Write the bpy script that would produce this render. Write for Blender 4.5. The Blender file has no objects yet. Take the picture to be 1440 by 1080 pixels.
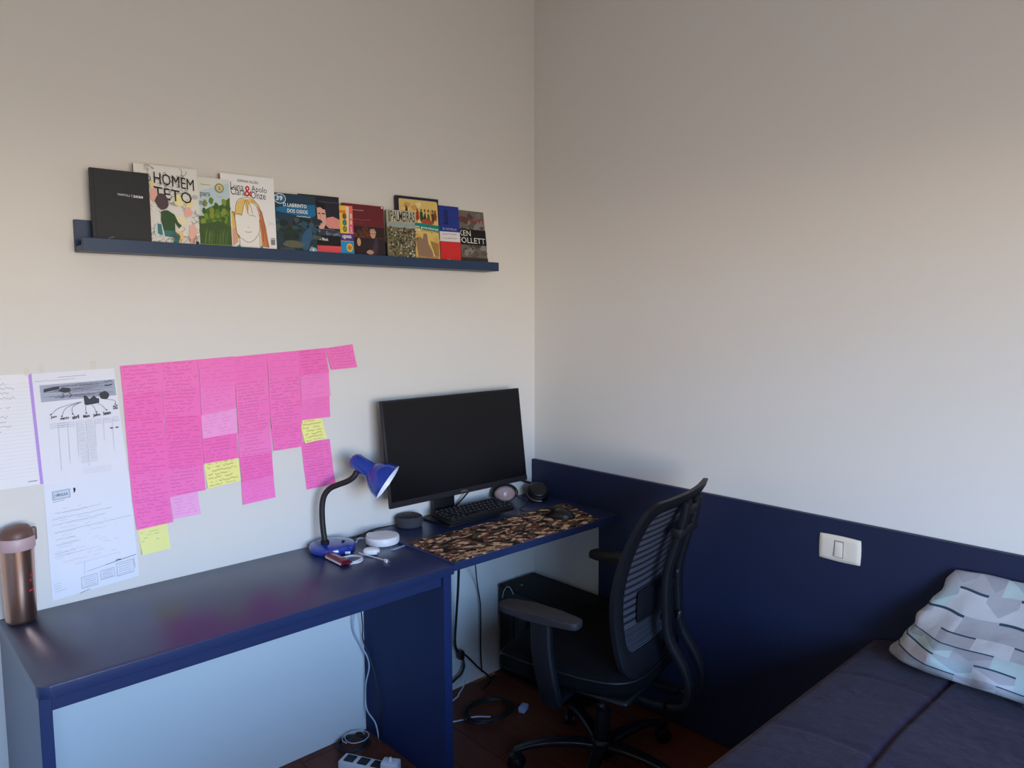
import bpy, bmesh, math, random
import numpy as np
from mathutils import Vector, Matrix
random.seed(7)
C = bpy.context.scene.collection
scene = bpy.context.scene
# ------------------------------------------------------------------ camera
F, YAW, PIT, ROLL = 1029.4, 0.75037, 0.09388, -0.00403
CAM = Vector((-2.2744, -2.2931, 1.5462))
FW = Vector((math.sin(YAW)*math.cos(PIT), math.cos(YAW)*math.cos(PIT), -math.sin(PIT)))
_r = Vector((math.cos(YAW), -math.sin(YAW), 0)); _u = _r.cross(FW)
RT = _r*math.cos(ROLL)+_u*math.sin(ROLL); UP = -_r*math.sin(ROLL)+_u*math.cos(ROLL)
cd = bpy.data.cameras.new('camera'); cam = bpy.data.objects.new('camera', cd); C.objects.link(cam)
cam.matrix_world = Matrix(((RT.x, UP.x, -FW.x, CAM.x), (RT.y, UP.y, -FW.y, CAM.y), (RT.z, UP.z, -FW.z, CAM.z), (0, 0, 0, 1)))
cd.sensor_fit = 'HORIZONTAL'; cd.sensor_width = 36; cd.lens = 36*F/1440; cd.clip_start = .05
scene.camera = cam
# ------------------------------------------------------------------ world, light, exposure
scene.view_settings.view_transform = 'Standard'; scene.view_settings.look = 'None'
scene.view_settings.gamma = 1; scene.view_settings.use_curve_mapping = False
scene.view_settings.exposure = 1.0
w = bpy.data.worlds.new('daylight'); scene.world = w; w.use_nodes = True
nt = w.node_tree; nt.nodes.clear(); N = nt.nodes.new; L = nt.links.new
out = N('ShaderNodeOutputWorld'); bg = N('ShaderNodeBackground'); L(bg.outputs[0], out.inputs[0])
tc = N('ShaderNodeTexCoord'); sp = N('ShaderNodeSeparateXYZ'); L(tc.outputs['Generated'], sp.inputs[0])
cr = N('ShaderNodeValToRGB'); mr = N('ShaderNodeMapRange'); mr.inputs[1].default_value = -1; mr.inputs[2].default_value = 1
L(sp.outputs[2], mr.inputs[0]); L(mr.outputs[0], cr.inputs[0])
e = cr.color_ramp.elements      # shaded yard below, bright haze at the horizon, blue sky above
e[0].position = .40; e[0].color = (.34, .305, .26, 1)
e[1].position = .475; e[1].color = (.66, .60, .52, 1)
for p_, c_ in ((.502, (1.60, 1.42, 1.20, 1)), (.53, (1.22, 1.22, 1.22, 1)), (.57, (.50, .88, 1.46, 1)), (.75, (.34, .74, 1.58, 1))):
    q_ = e.new(p_); q_.color = c_
L(cr.outputs[0], bg.inputs[0]); bg.inputs[1].default_value = 7.6
WX0, WX1, WZ0, WZ1, WY = -2.75, -1.05, .75, 2.05, -3.45           # the window behind the camera
pl = bpy.data.lights.new('window_portal', 'AREA'); pl.shape = 'RECTANGLE'; pl.size = WX1-WX0; pl.size_y = WZ1-WZ0
pl.cycles.is_portal = True
po = bpy.data.objects.new('window_portal', pl); C.objects.link(po)
po.location = ((WX0+WX1)/2, WY-.06, (WZ0+WZ1)/2); po.rotation_euler = (math.radians(90), 0, 0)

# ------------------------------------------------------------------ helpers
def ray(x, y): return FW+RT*((x-720)/F)-UP*((y-540)/F)
def hit(x, y, ax, val):
    d = ray(x, y); return CAM+d*((val-CAM[ax])/d[ax])
def hitp(x, y, p0, n):
    d = ray(x, y); return CAM+d*((p0-CAM).dot(n)/d.dot(n))
def pix(x, y, depth): return CAM+ray(x, y)*depth
def depth(P): return (Vector(P)-CAM).dot(FW)
def s2l(c):
    return tuple((v/255/12.92 if v/255 <= .04045 else ((v/255+.055)/1.055)**2.4) for v in c)
MATS = {}
def mat(name, rgb, rough=.6, metal=0, spec=.5, noise=None, bump=0, bscale=200, alpha=1, coat=0, sheen=0, emit=0):
    if name in MATS: return MATS[name]
    m = bpy.data.materials.new(name); m.use_nodes = True; t = m.node_tree; b = t.nodes['Principled BSDF']
    c = s2l(rgb)
    b.inputs['Base Color'].default_value = (*c, 1); b.inputs['Roughness'].default_value = rough
    b.inputs['Metallic'].default_value = metal; b.inputs['Specular IOR Level'].default_value = spec
    b.inputs['Alpha'].default_value = alpha; b.inputs['Coat Weight'].default_value = coat
    b.inputs['Sheen Weight'].default_value = sheen
    if emit: b.inputs['Emission Color'].default_value = (*c, 1); b.inputs['Emission Strength'].default_value = emit
    tc = t.nodes.new('ShaderNodeTexCoord')
    if noise:
        nz = t.nodes.new('ShaderNodeTexNoise'); nz.inputs['Scale'].default_value = noise[0]; nz.inputs['Detail'].default_value = 4
        t.links.new(tc.outputs['Object'], nz.inputs['Vector'])
        mx = t.nodes.new('ShaderNodeMix'); mx.data_type = 'RGBA'
        k = noise[1]
        mx.inputs[6].default_value = (*[v*(1-k) for v in c], 1); mx.inputs[7].default_value = (*[min(1, v*(1+k)) for v in c], 1)
        t.links.new(nz.outputs[0], mx.inputs[0]); t.links.new(mx.outputs[2], b.inputs['Base Color'])
    if bump:
        nb = t.nodes.new('ShaderNodeTexNoise'); nb.inputs['Scale'].default_value = bscale; nb.inputs['Detail'].default_value = 3
        t.links.new(tc.outputs['Object'], nb.inputs['Vector'])
        bp = t.nodes.new('ShaderNodeBump'); bp.inputs['Strength'].default_value = bump; bp.inputs['Distance'].default_value = .002
        t.links.new(nb.outputs[0], bp.inputs['Height']); t.links.new(bp.outputs[0], b.inputs['Normal'])
    MATS[name] = m; return m
def col(rgb, rough=.55): return mat('print_%02x%02x%02x_%d' % (*[int(v) for v in rgb], int(rough*100)), rgb, rough, spec=.3)

def link(o, parent=None):
    C.objects.link(o)
    if parent is not None: o.parent = parent
    return o
def obj(name, bm, m, parent=None, loc=None, sharp=35, smooth=True):
    """bm -> ONE mesh object; loc: world point that becomes the origin"""
    me = bpy.data.meshes.new(name)
    if isinstance(bm, bmesh.types.BMesh):
        bmesh.ops.recalc_face_normals(bm, faces=bm.faces)
        if loc is not None: bmesh.ops.translate(bm, verts=bm.verts, vec=-Vector(loc))
        bm.to_mesh(me); bm.free()
    else: me = bm
    for x in (m if isinstance(m, (list, tuple)) else [m]): me.materials.append(x)
    if smooth:
        me.polygons.foreach_set('use_smooth', [True]*len(me.polygons)); me.set_sharp_from_angle(angle=math.radians(sharp))
    o = bpy.data.objects.new(name, me); link(o, parent)
    if loc is not None: o.location = loc
    return o
def thing(name, label, cat, loc=(0, 0, 0), rot=(0, 0, 0), group=None):
    o = bpy.data.objects.new(name, None); link(o); o.location = loc; o.rotation_euler = rot; o.empty_display_size = .05
    o['label'] = label; o['category'] = cat
    if group: o['group'] = group
    return o
def tag(o, label, cat, group=None):
    o['label'] = label; o['category'] = cat
    if group: o['group'] = group
    return o
def struct(o): o['kind'] = 'structure'; return o
def off(bm, v): bmesh.ops.translate(bm, verts=bm.verts, vec=-Vector(v)); return bm
def box(x0, x1, y0, y1, z0, z1, bev=0, seg=2, bm=None):
    b = bmesh.new(); bmesh.ops.create_cube(b, size=1)
    for v in b.verts: v.co = Vector(((x0+x1)/2+v.co.x*(x1-x0), (y0+y1)/2+v.co.y*(y1-y0), (z0+z1)/2+v.co.z*(z1-z0)))
    if bev: bmesh.ops.bevel(b, geom=b.edges[:], offset=bev, segments=seg, profile=.5, affect='EDGES')
    return merge(bm, b)
def merge(bm, b):
    if bm is None: return b
    me = bpy.data.meshes.new('tmp'); b.to_mesh(me); b.free(); bm.from_mesh(me); bpy.data.meshes.remove(me); return bm
def catmull(pts, n=6, closed=False):
    pts = [Vector(p) for p in pts]; o = []; k = len(pts)
    rng = range(k if closed else k-1)
    for i in rng:
        if closed: a, b, c, d = pts[i-1], pts[i], pts[(i+1) % k], pts[(i+2) % k]
        else: a, b, c, d = pts[max(i-1, 0)], pts[i], pts[i+1], pts[min(i+2, k-1)]
        for j in range(n):
            t = j/n
            o.append(.5*((2*b)+(c-a)*t+(2*a-5*b+4*c-d)*t*t+(3*b-a-3*c+d)*t**3))
    if not closed: o.append(pts[-1])
    return o
def sweep(path, prof, closed=False, up=None, bm=None, scales=None):
    """prof: list of (s,t) ; s along 'side', t along 'normal'"""
    b = bm or bmesh.new(); n = len(path); rings = []
    upv = Vector(up) if up else None
    prevn = None
    for i, p in enumerate(path):
        a = path[i-1] if (i > 0 or closed) else path[i]; c = path[(i+1) % n] if (i < n-1 or closed) else path[i]
        tg = (c-a).normalized()
        if upv is not None: nn = (upv-tg*upv.dot(tg)).normalized()
        else:
            if prevn is None:
                q = Vector((0, 0, 1)) if abs(tg.z) < .9 else Vector((1, 0, 0)); nn = (q-tg*q.dot(tg)).normalized()
            else: nn = (prevn-tg*prevn.dot(tg)).normalized()
        prevn = nn; sd = tg.cross(nn); k = scales[i] if scales else 1
        rings.append([b.verts.new(p+sd*(s*k)+nn*(t*k)) for s, t in prof])
    m = len(prof)
    for i in range(n if closed else n-1):
        r0, r1 = rings[i], rings[(i+1) % n]
        for j in range(m): b.faces.new((r0[j], r0[(j+1) % m], r1[(j+1) % m], r1[j]))
    if not closed: b.faces.new(rings[0][::-1]); b.faces.new(rings[-1])
    return b
def circ(r, n=8): return [(r*math.cos(2*math.pi*i/n), r*math.sin(2*math.pi*i/n)) for i in range(n)]
def rrect(w, h, r, n=3):
    o = []
    for cx, cy, a in ((w/2-r, h/2-r, 0), (-w/2+r, h/2-r, 90), (-w/2+r, -h/2+r, 180), (w/2-r, -h/2+r, 270)):
        for i in range(n+1):
            t = math.radians(a+90*i/n); o.append((cx+r*math.cos(t), cy+r*math.sin(t)))
    return o
def tube(pts, r, n=8, sub=6, bm=None): return sweep(catmull(pts, sub), circ(r, n), bm=bm)
def lathe(prof, n=32, bm=None, M=None):
    """prof: (r,z) pairs from bottom to top, closed at both ends when r==0"""
    b = bmesh.new(); rings = []
    for r, z in prof:
        if r < 1e-6: rings.append([b.verts.new((0, 0, z))])
        else: rings.append([b.verts.new((r*math.cos(2*math.pi*i/n), r*math.sin(2*math.pi*i/n), z)) for i in range(n)])
    for a, c in zip(rings, rings[1:]):
        for i in range(n):
            j = (i+1) % n
            if len(a) == 1 and len(c) == 1: continue
            if len(a) == 1: b.faces.new((a[0], c[j], c[i]))
            elif len(c) == 1: b.faces.new((a[i], a[j], c[0]))
            else: b.faces.new((a[i], a[j], c[j], c[i]))
    if M is not None: b.transform(M)
    return merge(bm, b)
def axisM(p, d, roll=0):
    d = Vector(d).normalized(); q = d.to_track_quat('Z', 'Y'); return Matrix.Translation(Vector(p)) @ q.to_matrix().to_4x4() @ Matrix.Rotation(roll, 4, 'Z')
def prism(poly, axis, a, b_, bev=0, bm=None):
    """poly of 2D points in the two other axes, extruded along axis from a to b_"""
    b = bmesh.new()
    def P(u, v, k): return {'x': (k, u, v), 'y': (u, k, v), 'z': (u, v, k)}[axis]
    A = [b.verts.new(P(u, v, a)) for u, v in poly]; B = [b.verts.new(P(u, v, b_)) for u, v in poly]; n = len(poly)
    b.faces.new(A); b.faces.new(B[::-1])
    for i in range(n): b.faces.new((A[i], B[i], B[(i+1) % n], A[(i+1) % n]))
    if bev: bmesh.ops.bevel(b, geom=b.edges[:], offset=bev, segments=2, profile=.5, affect='EDGES')
    return merge(bm, b)
def gridmesh(fn, nu, nv, name='grid', uv=True, closeu=False):
    """surface from fn(u,v)->(x,y,z), with a UV map"""
    b = bmesh.new(); ly = b.loops.layers.uv.new('UVMap')
    V = [[b.verts.new(fn(i/nu, j/nv)) for j in range(nv+1)] for i in range(nu+1)]
    for i in range(nu):
        for j in range(nv):
            f = b.faces.new((V[i][j], V[i+1][j], V[i+1][j+1], V[i][j+1]))
            for l, (a, c) in zip(f.loops, ((i, j), (i+1, j), (i+1, j+1), (i, j+1))): l[ly].uv = (a/nu, c/nv)
    return b
def text_bm(s, bold=0.0):
    cu = bpy.data.curves.new('tmp', 'FONT'); cu.body = s; cu.resolution_u = 2; cu.offset = bold; cu.fill_mode = 'FRONT'
    o = bpy.data.objects.new('tmp', cu); C.objects.link(o)
    bpy.context.view_layer.update()
    me = bpy.data.meshes.new_from_object(o.evaluated_get(bpy.context.evaluated_depsgraph_get()))
    bpy.data.objects.remove(o); bpy.data.curves.remove(cu)
    b = bmesh.new(); b.from_mesh(me); bpy.data.meshes.remove(me); return b
def fit_text(s, x0, x1, z0, z1, y, bold=0.0, bm=None, skew=0):
    """text laid into a rectangle of the local XZ plane, facing -Y"""
    b = text_bm(s, bold)
    xs = [v.co.x for v in b.verts]; ys = [v.co.y for v in b.verts]
    ax, bx, ay, by = min(xs), max(xs), min(ys), max(ys)
    for v in b.verts:
        u = (v.co.x-ax)/(bx-ax); t = (v.co.y-ay)/(by-ay)
        v.co = Vector((x0+(x1-x0)*u, y, z0+(z1-z0)*t+skew*(x1-x0)*u))
    return merge(bm, b)

# ---- node-material helper
class NT:
    def __init__(s, name):
        s.m = bpy.data.materials.new(name); s.m.use_nodes = True; s.t = s.m.node_tree; s.b = s.t.nodes['Principled BSDF']; MATS[name] = s.m
    def n(s, typ, **k):
        x = s.t.nodes.new(typ)
        for a, v in k.items(): setattr(x, a, v)
        return x
    def l(s, a, b): s.t.links.new(a, b)
    def math(s, op, a, b=None, c=None):
        x = s.n('ShaderNodeMath', operation=op)
        for i, v in enumerate((a, b, c)):
            if v is None: continue
            if isinstance(v, (int, float)): x.inputs[i].default_value = v
            else: s.l(v, x.inputs[i])
        return x.outputs[0]
    def mix(s, f, a, b):
        x = s.n('ShaderNodeMix', data_type='RGBA')
        for i, v in ((0, f), (6, a), (7, b)):
            if isinstance(v, (int, float)): x.inputs[i].default_value = v
            elif isinstance(v, tuple): x.inputs[i].default_value = (*v[:3], 1)
            else: s.l(v, x.inputs[i])
        return x.outputs[2]
    def xyz(s, x, y, z):
        c = s.n('ShaderNodeCombineXYZ')
        for i, v in enumerate((x, y, z)):
            if isinstance(v, (int, float)): c.inputs[i].default_value = v
            else: s.l(v, c.inputs[i])
        return c.outputs[0]
    def noise(s, vec, scale=1, detail=2):
        x = s.n('ShaderNodeTexNoise'); x.inputs['Scale'].default_value = scale; x.inputs['Detail'].default_value = detail
        s.l(vec, x.inputs['Vector']); return x.outputs[0]
    def uv(s):
        x = s.n('ShaderNodeUVMap'); y = s.n('ShaderNodeSeparateXYZ'); s.l(x.outputs[0], y.inputs[0]); return y.outputs[0], y.outputs[1]
def paper_mat(name, paper, ink, rows, dens=.46, m0=.05, m1=.95, fu=34, lo=.04, hi=.95, thick=.13, strength=.85):
    """paper written on by hand, in rows"""
    k = NT(name); u, v = k.uv(); oi = k.n('ShaderNodeObjectInfo'); rnd = k.math('MULTIPLY', oi.outputs['Random'], 90)
    vn = k.math('MULTIPLY', k.math('ADD', v, k.math('MULTIPLY', u, .02)), rows); row = k.math('FLOOR', vn); fr = k.math('FRACT', vn)
    n1 = k.noise(k.xyz(k.math('MULTIPLY', u, fu), k.math('MULTIPLY', row, 7.3), rnd), 1, 1)
    n2 = k.noise(k.xyz(k.math('MULTIPLY', u, 8), k.math('MULTIPLY', row, 5.1), k.math('ADD', rnd, 40)), 1, 1)
    n3 = k.noise(k.xyz(0., k.math('MULTIPLY', row, 3.7), k.math('ADD', rnd, 17)), 1, 0)
    d = k.math('ABSOLUTE', k.math('ADD', k.math('SUBTRACT', fr, .5), k.math('MULTIPLY', k.math('SUBTRACT', n1, .5), 1.3)))
    ink_ = k.math('LESS_THAN', d, thick)
    ink_ = k.math('MULTIPLY', ink_, k.math('GREATER_THAN', n2, dens))
    end = k.math('MULTIPLY', k.math('ADD', n3, .42), m1)
    ink_ = k.math('MULTIPLY', ink_, k.math('LESS_THAN', u, end)); ink_ = k.math('MULTIPLY', ink_, k.math('LESS_THAN', u, m1))
    ink_ = k.math('MULTIPLY', ink_, k.math('GREATER_THAN', u, m0))
    ink_ = k.math('MULTIPLY', ink_, k.math('GREATER_THAN', v, lo)); ink_ = k.math('MULTIPLY', ink_, k.math('LESS_THAN', v, hi))
    base = k.mix(oi.outputs['Random'], tuple(x**1.12 for x in s2l(paper)), tuple(x**.93 for x in s2l(paper)))
    c = k.mix(k.math('MULTIPLY', ink_, strength), base, s2l(ink)); k.l(c, k.b.inputs['Base Color'])
    k.b.inputs['Roughness'].default_value = .75; k.b.inputs['Specular IOR Level'].default_value = .2
    return k.m

# ------------------------------------------------------------------ materials
M_wall = mat('wall_paint', (226, 221, 214), .8, spec=.2, noise=(1.4, .025), bump=.05, bscale=160)
M_ceil = mat('ceiling_paint', (222, 219, 212), .9, spec=.1)
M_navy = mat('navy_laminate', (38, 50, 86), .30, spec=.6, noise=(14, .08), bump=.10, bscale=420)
M_navyshade = mat('navy_shaded_laminate', (28, 42, 84), .6, spec=.25, noise=(14, .08), bump=.10, bscale=420)  # darker, rougher copy of the desk laminate; inner panel's shade put into the colour
M_navyp = mat('navy_paint', (34, 40, 66), .5, spec=.35, noise=(5, .08), bump=.06, bscale=260)
M_navys = mat('navy_shelf_laminate', (38, 60, 90), .45, spec=.4, noise=(20, .07), bump=.08, bscale=420)
M_black = mat('black_plastic', (20, 20, 23), .42, spec=.4, bump=.06, bscale=500)
M_blackm = mat('black_matte', (17, 17, 20), .7, spec=.3, noise=(60, .2))
M_chair = mat('chair_plastic', (16, 16, 21), .5, spec=.35, bump=.1, bscale=600)
M_fabric = mat('chair_fabric', (9, 9, 12), .9, spec=.12, bump=.4, bscale=900)
M_chrome = mat('bright_steel', (190, 190, 195), .25, metal=1)
M_white = mat('white_plastic', (226, 226, 230), .38, spec=.5)
M_cable_b = mat('black_cable', (16, 16, 18), .55)
M_cable_w = mat('white_cable', (205, 205, 210), .5)

# ------------------------------------------------------------------ the room
H = 2.93; RX, RY = -3.7, WY
wl = struct(obj('wall_left', box(RX-.12, .12, 0, .12, 0, H), M_wall, smooth=False))
wr = struct(obj('wall_right', box(0, .12, RY-.12, 0, 0, H), M_wall, smooth=False))
wo = struct(obj('wall_far_left', box(RX-.12, RX, RY-.12, 0, 0, H), M_wall, smooth=False))
b = box(RX, WX0, RY-.12, RY, 0, H); box(WX1, 0, RY-.12, RY, 0, H, bm=b); box(WX0, WX1, RY-.12, RY, 0, WZ0, bm=b); box(WX0, WX1, RY-.12, RY, WZ1, H, bm=b)
wb = struct(obj('wall_behind', b, M_wall, smooth=False))
ce = struct(obj('ceiling', box(RX-.12, .12, RY-.12, .12, H, H+.1), M_ceil, smooth=False))
# window: frame only, the sashes stand open
wn = struct(bpy.data.objects.new('window_1', None)); link(wn)
fm = mat('window_frame_paint', (225, 222, 215), .5)
for nm, q in (('frame_jamb', (WX0, WX0+.05, WZ0, WZ1)), ('frame_jamb', (WX1-.05, WX1, WZ0, WZ1)), ('frame_head', (WX0+.05, WX1-.05, WZ1-.05, WZ1)), ('frame_sill', (WX0+.05, WX1-.05, WZ0, WZ0+.04))):
    obj(nm, box(q[0], q[1], RY-.10, RY-.02, q[2], q[3], .004), fm, wn)
# floor: boards running towards the desk wall
k = NT('floor_wood'); tcn = k.n('ShaderNodeTexCoord'); oi = k.n('ShaderNodeObjectInfo')
mp = k.n('ShaderNodeMapping'); mp.inputs['Scale'].default_value = (22, 1.6, 10); k.l(tcn.outputs['Object'], mp.inputs[0])
va = k.n('ShaderNodeVectorMath', operation='ADD'); k.l(mp.outputs[0], va.inputs[0]); k.l(k.xyz(k.math('MULTIPLY', oi.outputs['Random'], 60), 0., 0.), va.inputs[1])
nz = k.noise(va.outputs[0], 1, 5)
cc = k.mix(nz, s2l((80, 38, 26)), s2l((126, 66, 44))); cc = k.mix(k.math('MULTIPLY', oi.outputs['Random'], .35), cc, s2l((72, 30, 18)))
k.l(cc, k.b.inputs['Base Color']); k.b.inputs['Roughness'].default_value = .5; k.b.inputs['Specular IOR Level'].default_value = .3
M_floor = k.m
fl = struct(obj('floor', box(RX-.12, .12, RY-.12, .12, -.08, -.012), mat('subfloor', (30, 16, 12), .9), smooth=False))
pw = .13; n = int(math.ceil(-RX/pw)); tmpl = {}
for i in range(n):
    x1 = 0-i*pw+.0; x0 = max(RX, x1-pw+.0018); y = 0-random.uniform(.0, .5) if i else -.4; ys = [0]
    while y > RY: ys.append(y); y -= random.uniform(.9, 1.5)
    ys.append(RY)
    for a, c in zip(ys, ys[1:]):
        if a-c < .02: continue
        obj('floor_board', box(x0, x1, c+.0009, a-.0009, -.012, 0, .0007, 1), M_floor, fl, smooth=False)

# headboard panel along the right-hand wall: low strip behind the small desk, full height beyond it
T = .0198; HP = .9085; YE = -.393
hb = tag(obj('headboard_panel', prism([(-.0005, .735), (YE, .735), (YE, .001), (-3.2, .001), (-3.2, HP), (-.0005, HP)], 'x', -T, -.0004, .0012), M_navyp, smooth=False),
         'navy blue wall panel behind the bed and beside the small desk', 'headboard')
# light switch
sw = thing('light_switch', 'cream landscape light switch plate set in the navy panel', 'light switch', (-T, -1.366, .8195))
def plate(u, v):
    a = (u-.5)*2; c = (v-.5)*2
    y = a*.0625*(1-.035*c*c*0)-.0; z = c*.0395*(1-.0*a*a)
    y = a*(.0625-.0022*(1-0)*(c*c)*0+.0018*(1-c*c)); z = c*(.0385+.0022*(1-a*a))
    e = max(0, 1-max(abs(a), abs(c))**8)
    return (-.0035-.0055*e**.6, -y, z)
b = gridmesh(plate, 20, 14)
ed = [e_ for e_ in b.edges if e_.is_boundary]; r_ = bmesh.ops.extrude_edge_only(b, edges=ed)
for v in r_['geom']:
    if isinstance(v, bmesh.types.BMVert): v.co.x = -.0002
M_cream = mat('cream_plastic', (240, 222, 200), .4)
obj('plate', b, M_cream, sw)
obj('rocker_surround', box(-.0100, -.0080, -.0145, .0145, -.0265, .0265, .0006, 1), mat('switch_gap', (150, 140, 126), .6), sw)
b = box(-.0135, -.0085, -.0115, .0115, -.0232, .0232, .0008, 2)
for v in b.verts:
    if v.co.x < -.010: v.co.x += .0022*(v.co.z/.023)
obj('rocker', b, M_cream, sw)

# ------------------------------------------------------------------ flat print on paper and covers
class Art:
    """flat printed shapes in a local XZ plane facing -Y; uv() turns fractions into metres"""
    def __init__(s, uv, y=0.0): s.uv = uv; s.y = y; s.bm = bmesh.new(); s.mats = []; s.k = 0
    def mi(s, c):
        m = col(c)
        if m not in s.mats: s.mats.append(m)
        s.k += 1; return s.mats.index(m), s.y-.00006*s.k
    def poly(s, pts, c):
        i, y = s.mi(c); vs = []
        for u, v in pts:
            x, z = s.uv(u, v); vs.append(s.bm.verts.new((x, y, z)))
        f = s.bm.faces.new(vs); f.material_index = i; f.normal_update()
        if f.normal.y > 0: f.normal_flip()
    def rect(s, u0, v0, u1, v1, c): s.poly([(u0, v0), (u1, v0), (u1, v1), (u0, v1)], c)
    def ell(s, u, v, ru, rv, c, n=18): s.poly([(u+ru*math.cos(2*math.pi*i/n), v+rv*math.sin(2*math.pi*i/n)) for i in range(n)], c)
    def blob(s, u, v, ru, rv, c, n=14, j=.25):
        s.poly([(u+ru*(1+random.uniform(-j, j))*math.cos(2*math.pi*i/n), v+rv*(1+random.uniform(-j, j))*math.sin(2*math.pi*i/n)) for i in range(n)], c)
    def line(s, pts, w, c, smooth=True):
        i, y = s.mi(c); P = [Vector((*s.uv(u, v), 0)) for u, v in pts]
        if smooth and len(P) > 2: P = catmull(P, 5)
        L_, R_ = [], []
        for q, p in enumerate(P):
            t = (P[min(q+1, len(P)-1)]-P[max(q-1, 0)]); t = t.normalized() if t.length > 1e-9 else Vector((1, 0, 0)); nn = Vector((-t.y, t.x, 0))*w/2
            a = p+nn; b2 = p-nn; L_.append(s.bm.verts.new((a.x, y, a.y))); R_.append(s.bm.verts.new((b2.x, y, b2.y)))
        for q in range(len(P)-1):
            f = s.bm.faces.new((L_[q], R_[q], R_[q+1], L_[q+1])); f.material_index = i
            f.normal_update()
            if f.normal.y > 0: f.normal_flip()
    def text(s, t, u0, v0, u1, v1, c, bold=0.0, slope=0):
        i, y = s.mi(c); b = text_bm(t, bold)
        xs = [v.co.x for v in b.verts]; ys = [v.co.y for v in b.verts]; ax, bx, ay, by = min(xs), max(xs), min(ys), max(ys)
        for v in b.verts:
            a = (v.co.x-ax)/max(bx-ax, 1e-6); q = (v.co.y-ay)/max(by-ay, 1e-6)
            x, z = s.uv(u0+(u1-u0)*a, v0+(v1-v0)*q+slope*a); v.co = Vector((x, y, z))
        for f in b.faces: f.material_index = i
        me = bpy.data.meshes.new('tmp'); b.to_mesh(me); b.free(); s.bm.from_mesh(me); bpy.data.meshes.remove(me)
    def scrib(s, u0, u1, v, w, c, amp=.004, n=None):
        """a line of unreadable small writing"""
        n = n or max(6, int((u1-u0)*60)); pts = [(u0+(u1-u0)*q/n, v+random.uniform(-amp, amp)) for q in range(n+1)]; s.line(pts, w, c, smooth=False)
    def build(s, name, parent):
        me = bpy.data.meshes.new(name); s.bm.to_mesh(me); s.bm.free()
        for m in s.mats: me.materials.append(m)
        o = bpy.data.objects.new(name, me); link(o, parent); return o

# ------------------------------------------------------------------ picture ledge with books
SX0, SX1, SZ = -1.767, -.290, 1.7215; SD = .0905
sh = thing('picture_ledge', 'long navy picture ledge on the wall, holding a row of books', 'shelf', ((SX0+SX1)/2, 0, SZ))
O = sh.location.copy()
obj('back_board', off(box(SX0, SX1, -.0155, -.0004, SZ, 1.809, .0008, 1), O), M_navys, sh, smooth=False)
obj('bottom_board', off(box(SX0, SX1, -.0775, -.0158, SZ, SZ+.0155, .0008, 1), O), M_navys, sh, smooth=False)
obj('front_lip', off(box(SX0, SX1, -SD, -.0778, SZ, 1.7555, .0008, 1), O), M_navys, sh, smooth=False)
ZF = SZ+.0156; ZL = 1.7555
M_page = mat('book_pages', (226, 216, 192), .9, noise=(90, .06))
def book(name, label, TR, RB, vis, th, theta, lean, cover, spine, TL=None, width=None, base=-.058, art=None, rough=.5, title=None):
    R = Matrix.Rotation(-math.radians(theta), 3, 'Z') @ Matrix.Rotation(-math.radians(lean), 3, 'X')
    p0 = hit(RB[0], RB[1], 1, base); p0.z = ZF+th*math.sin(math.radians(lean))+.0003
    X = R @ Vector((1, 0, 0)); Z = R @ Vector((0, 0, 1)); nn = R @ Vector((0, -1, 0))
    a = hitp(*TR, p0, nn)-p0; h = a.dot(Z); dx = a.dot(X); p0 += X*(dx*.5)
    if TL: width = (hitp(*TR, p0, nn)-hitp(*TL, p0, nn)).dot(X)
    wv = (hitp(TR[0], TR[1], p0, nn)-hitp(vis, TR[1], p0, nn)).dot(X)
    w = width
    t = thing(name, label, 'book', p0-X*(w/2), R.to_euler(), 'books on the picture ledge')
    ct = .0014 if th > .006 else .0008
    cm = mat('cover_%s' % label[:18], cover, rough, spec=.4, noise=(60, .08)); sm = mat('spine_%s' % label[:18], spine, rough, spec=.4)
    obj('front_cover', box(-w/2, w/2, 0, ct, 0, h, .0003, 1), cm, t, smooth=False)
    obj('back_cover', box(-w/2, w/2, th-ct, th, 0, h, .0003, 1), cm, t, smooth=False)
    obj('spine', box(-w/2, -w/2+ct, ct, th-ct, 0, h), sm, t, smooth=False)
    obj('pages', box(-w/2+ct+.0002, w/2-.0015, ct+.0001, th-ct-.0001, .0015, h-.0015), M_page, t, smooth=False)
    zl = (ZL-ZF)*1.0
    def uv(u, v): return (max(-w/2+.0002, w/2-(1-u)*wv), max(.0004, zl+v*(h-zl)))
    A = Art(uv, -.00005); A.wv = wv; A.full = 1-w/wv; art(A)
    A.build('cover_print', t)
    return t
INK = (24, 24, 28)
def a_agenda(A):
    A.text('NAPOLI', .46, .645, .66, .675, (225, 225, 225), .004, -.01); A.rect(.69, .63, .697, .675, (215, 215, 215)); A.text('2020', .715, .63, .885, .665, (240, 240, 240), .03, -.005)
    A.line([(.24, .0), (.3, .03), (.36, .045)], .0012, (150, 140, 125)); A.rect(A.full+.055, -.2, A.full+.063, 1, (12, 12, 14))
book('agenda', 'plain black hardcover agenda with small white year lettering on its cover', (208.5, 244), (214, 340), 124, .016, 4, 1, (36, 37, 42), (26, 27, 32), TL=(125, 235.5), base=-.064, art=a_agenda, rough=.6)
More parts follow.
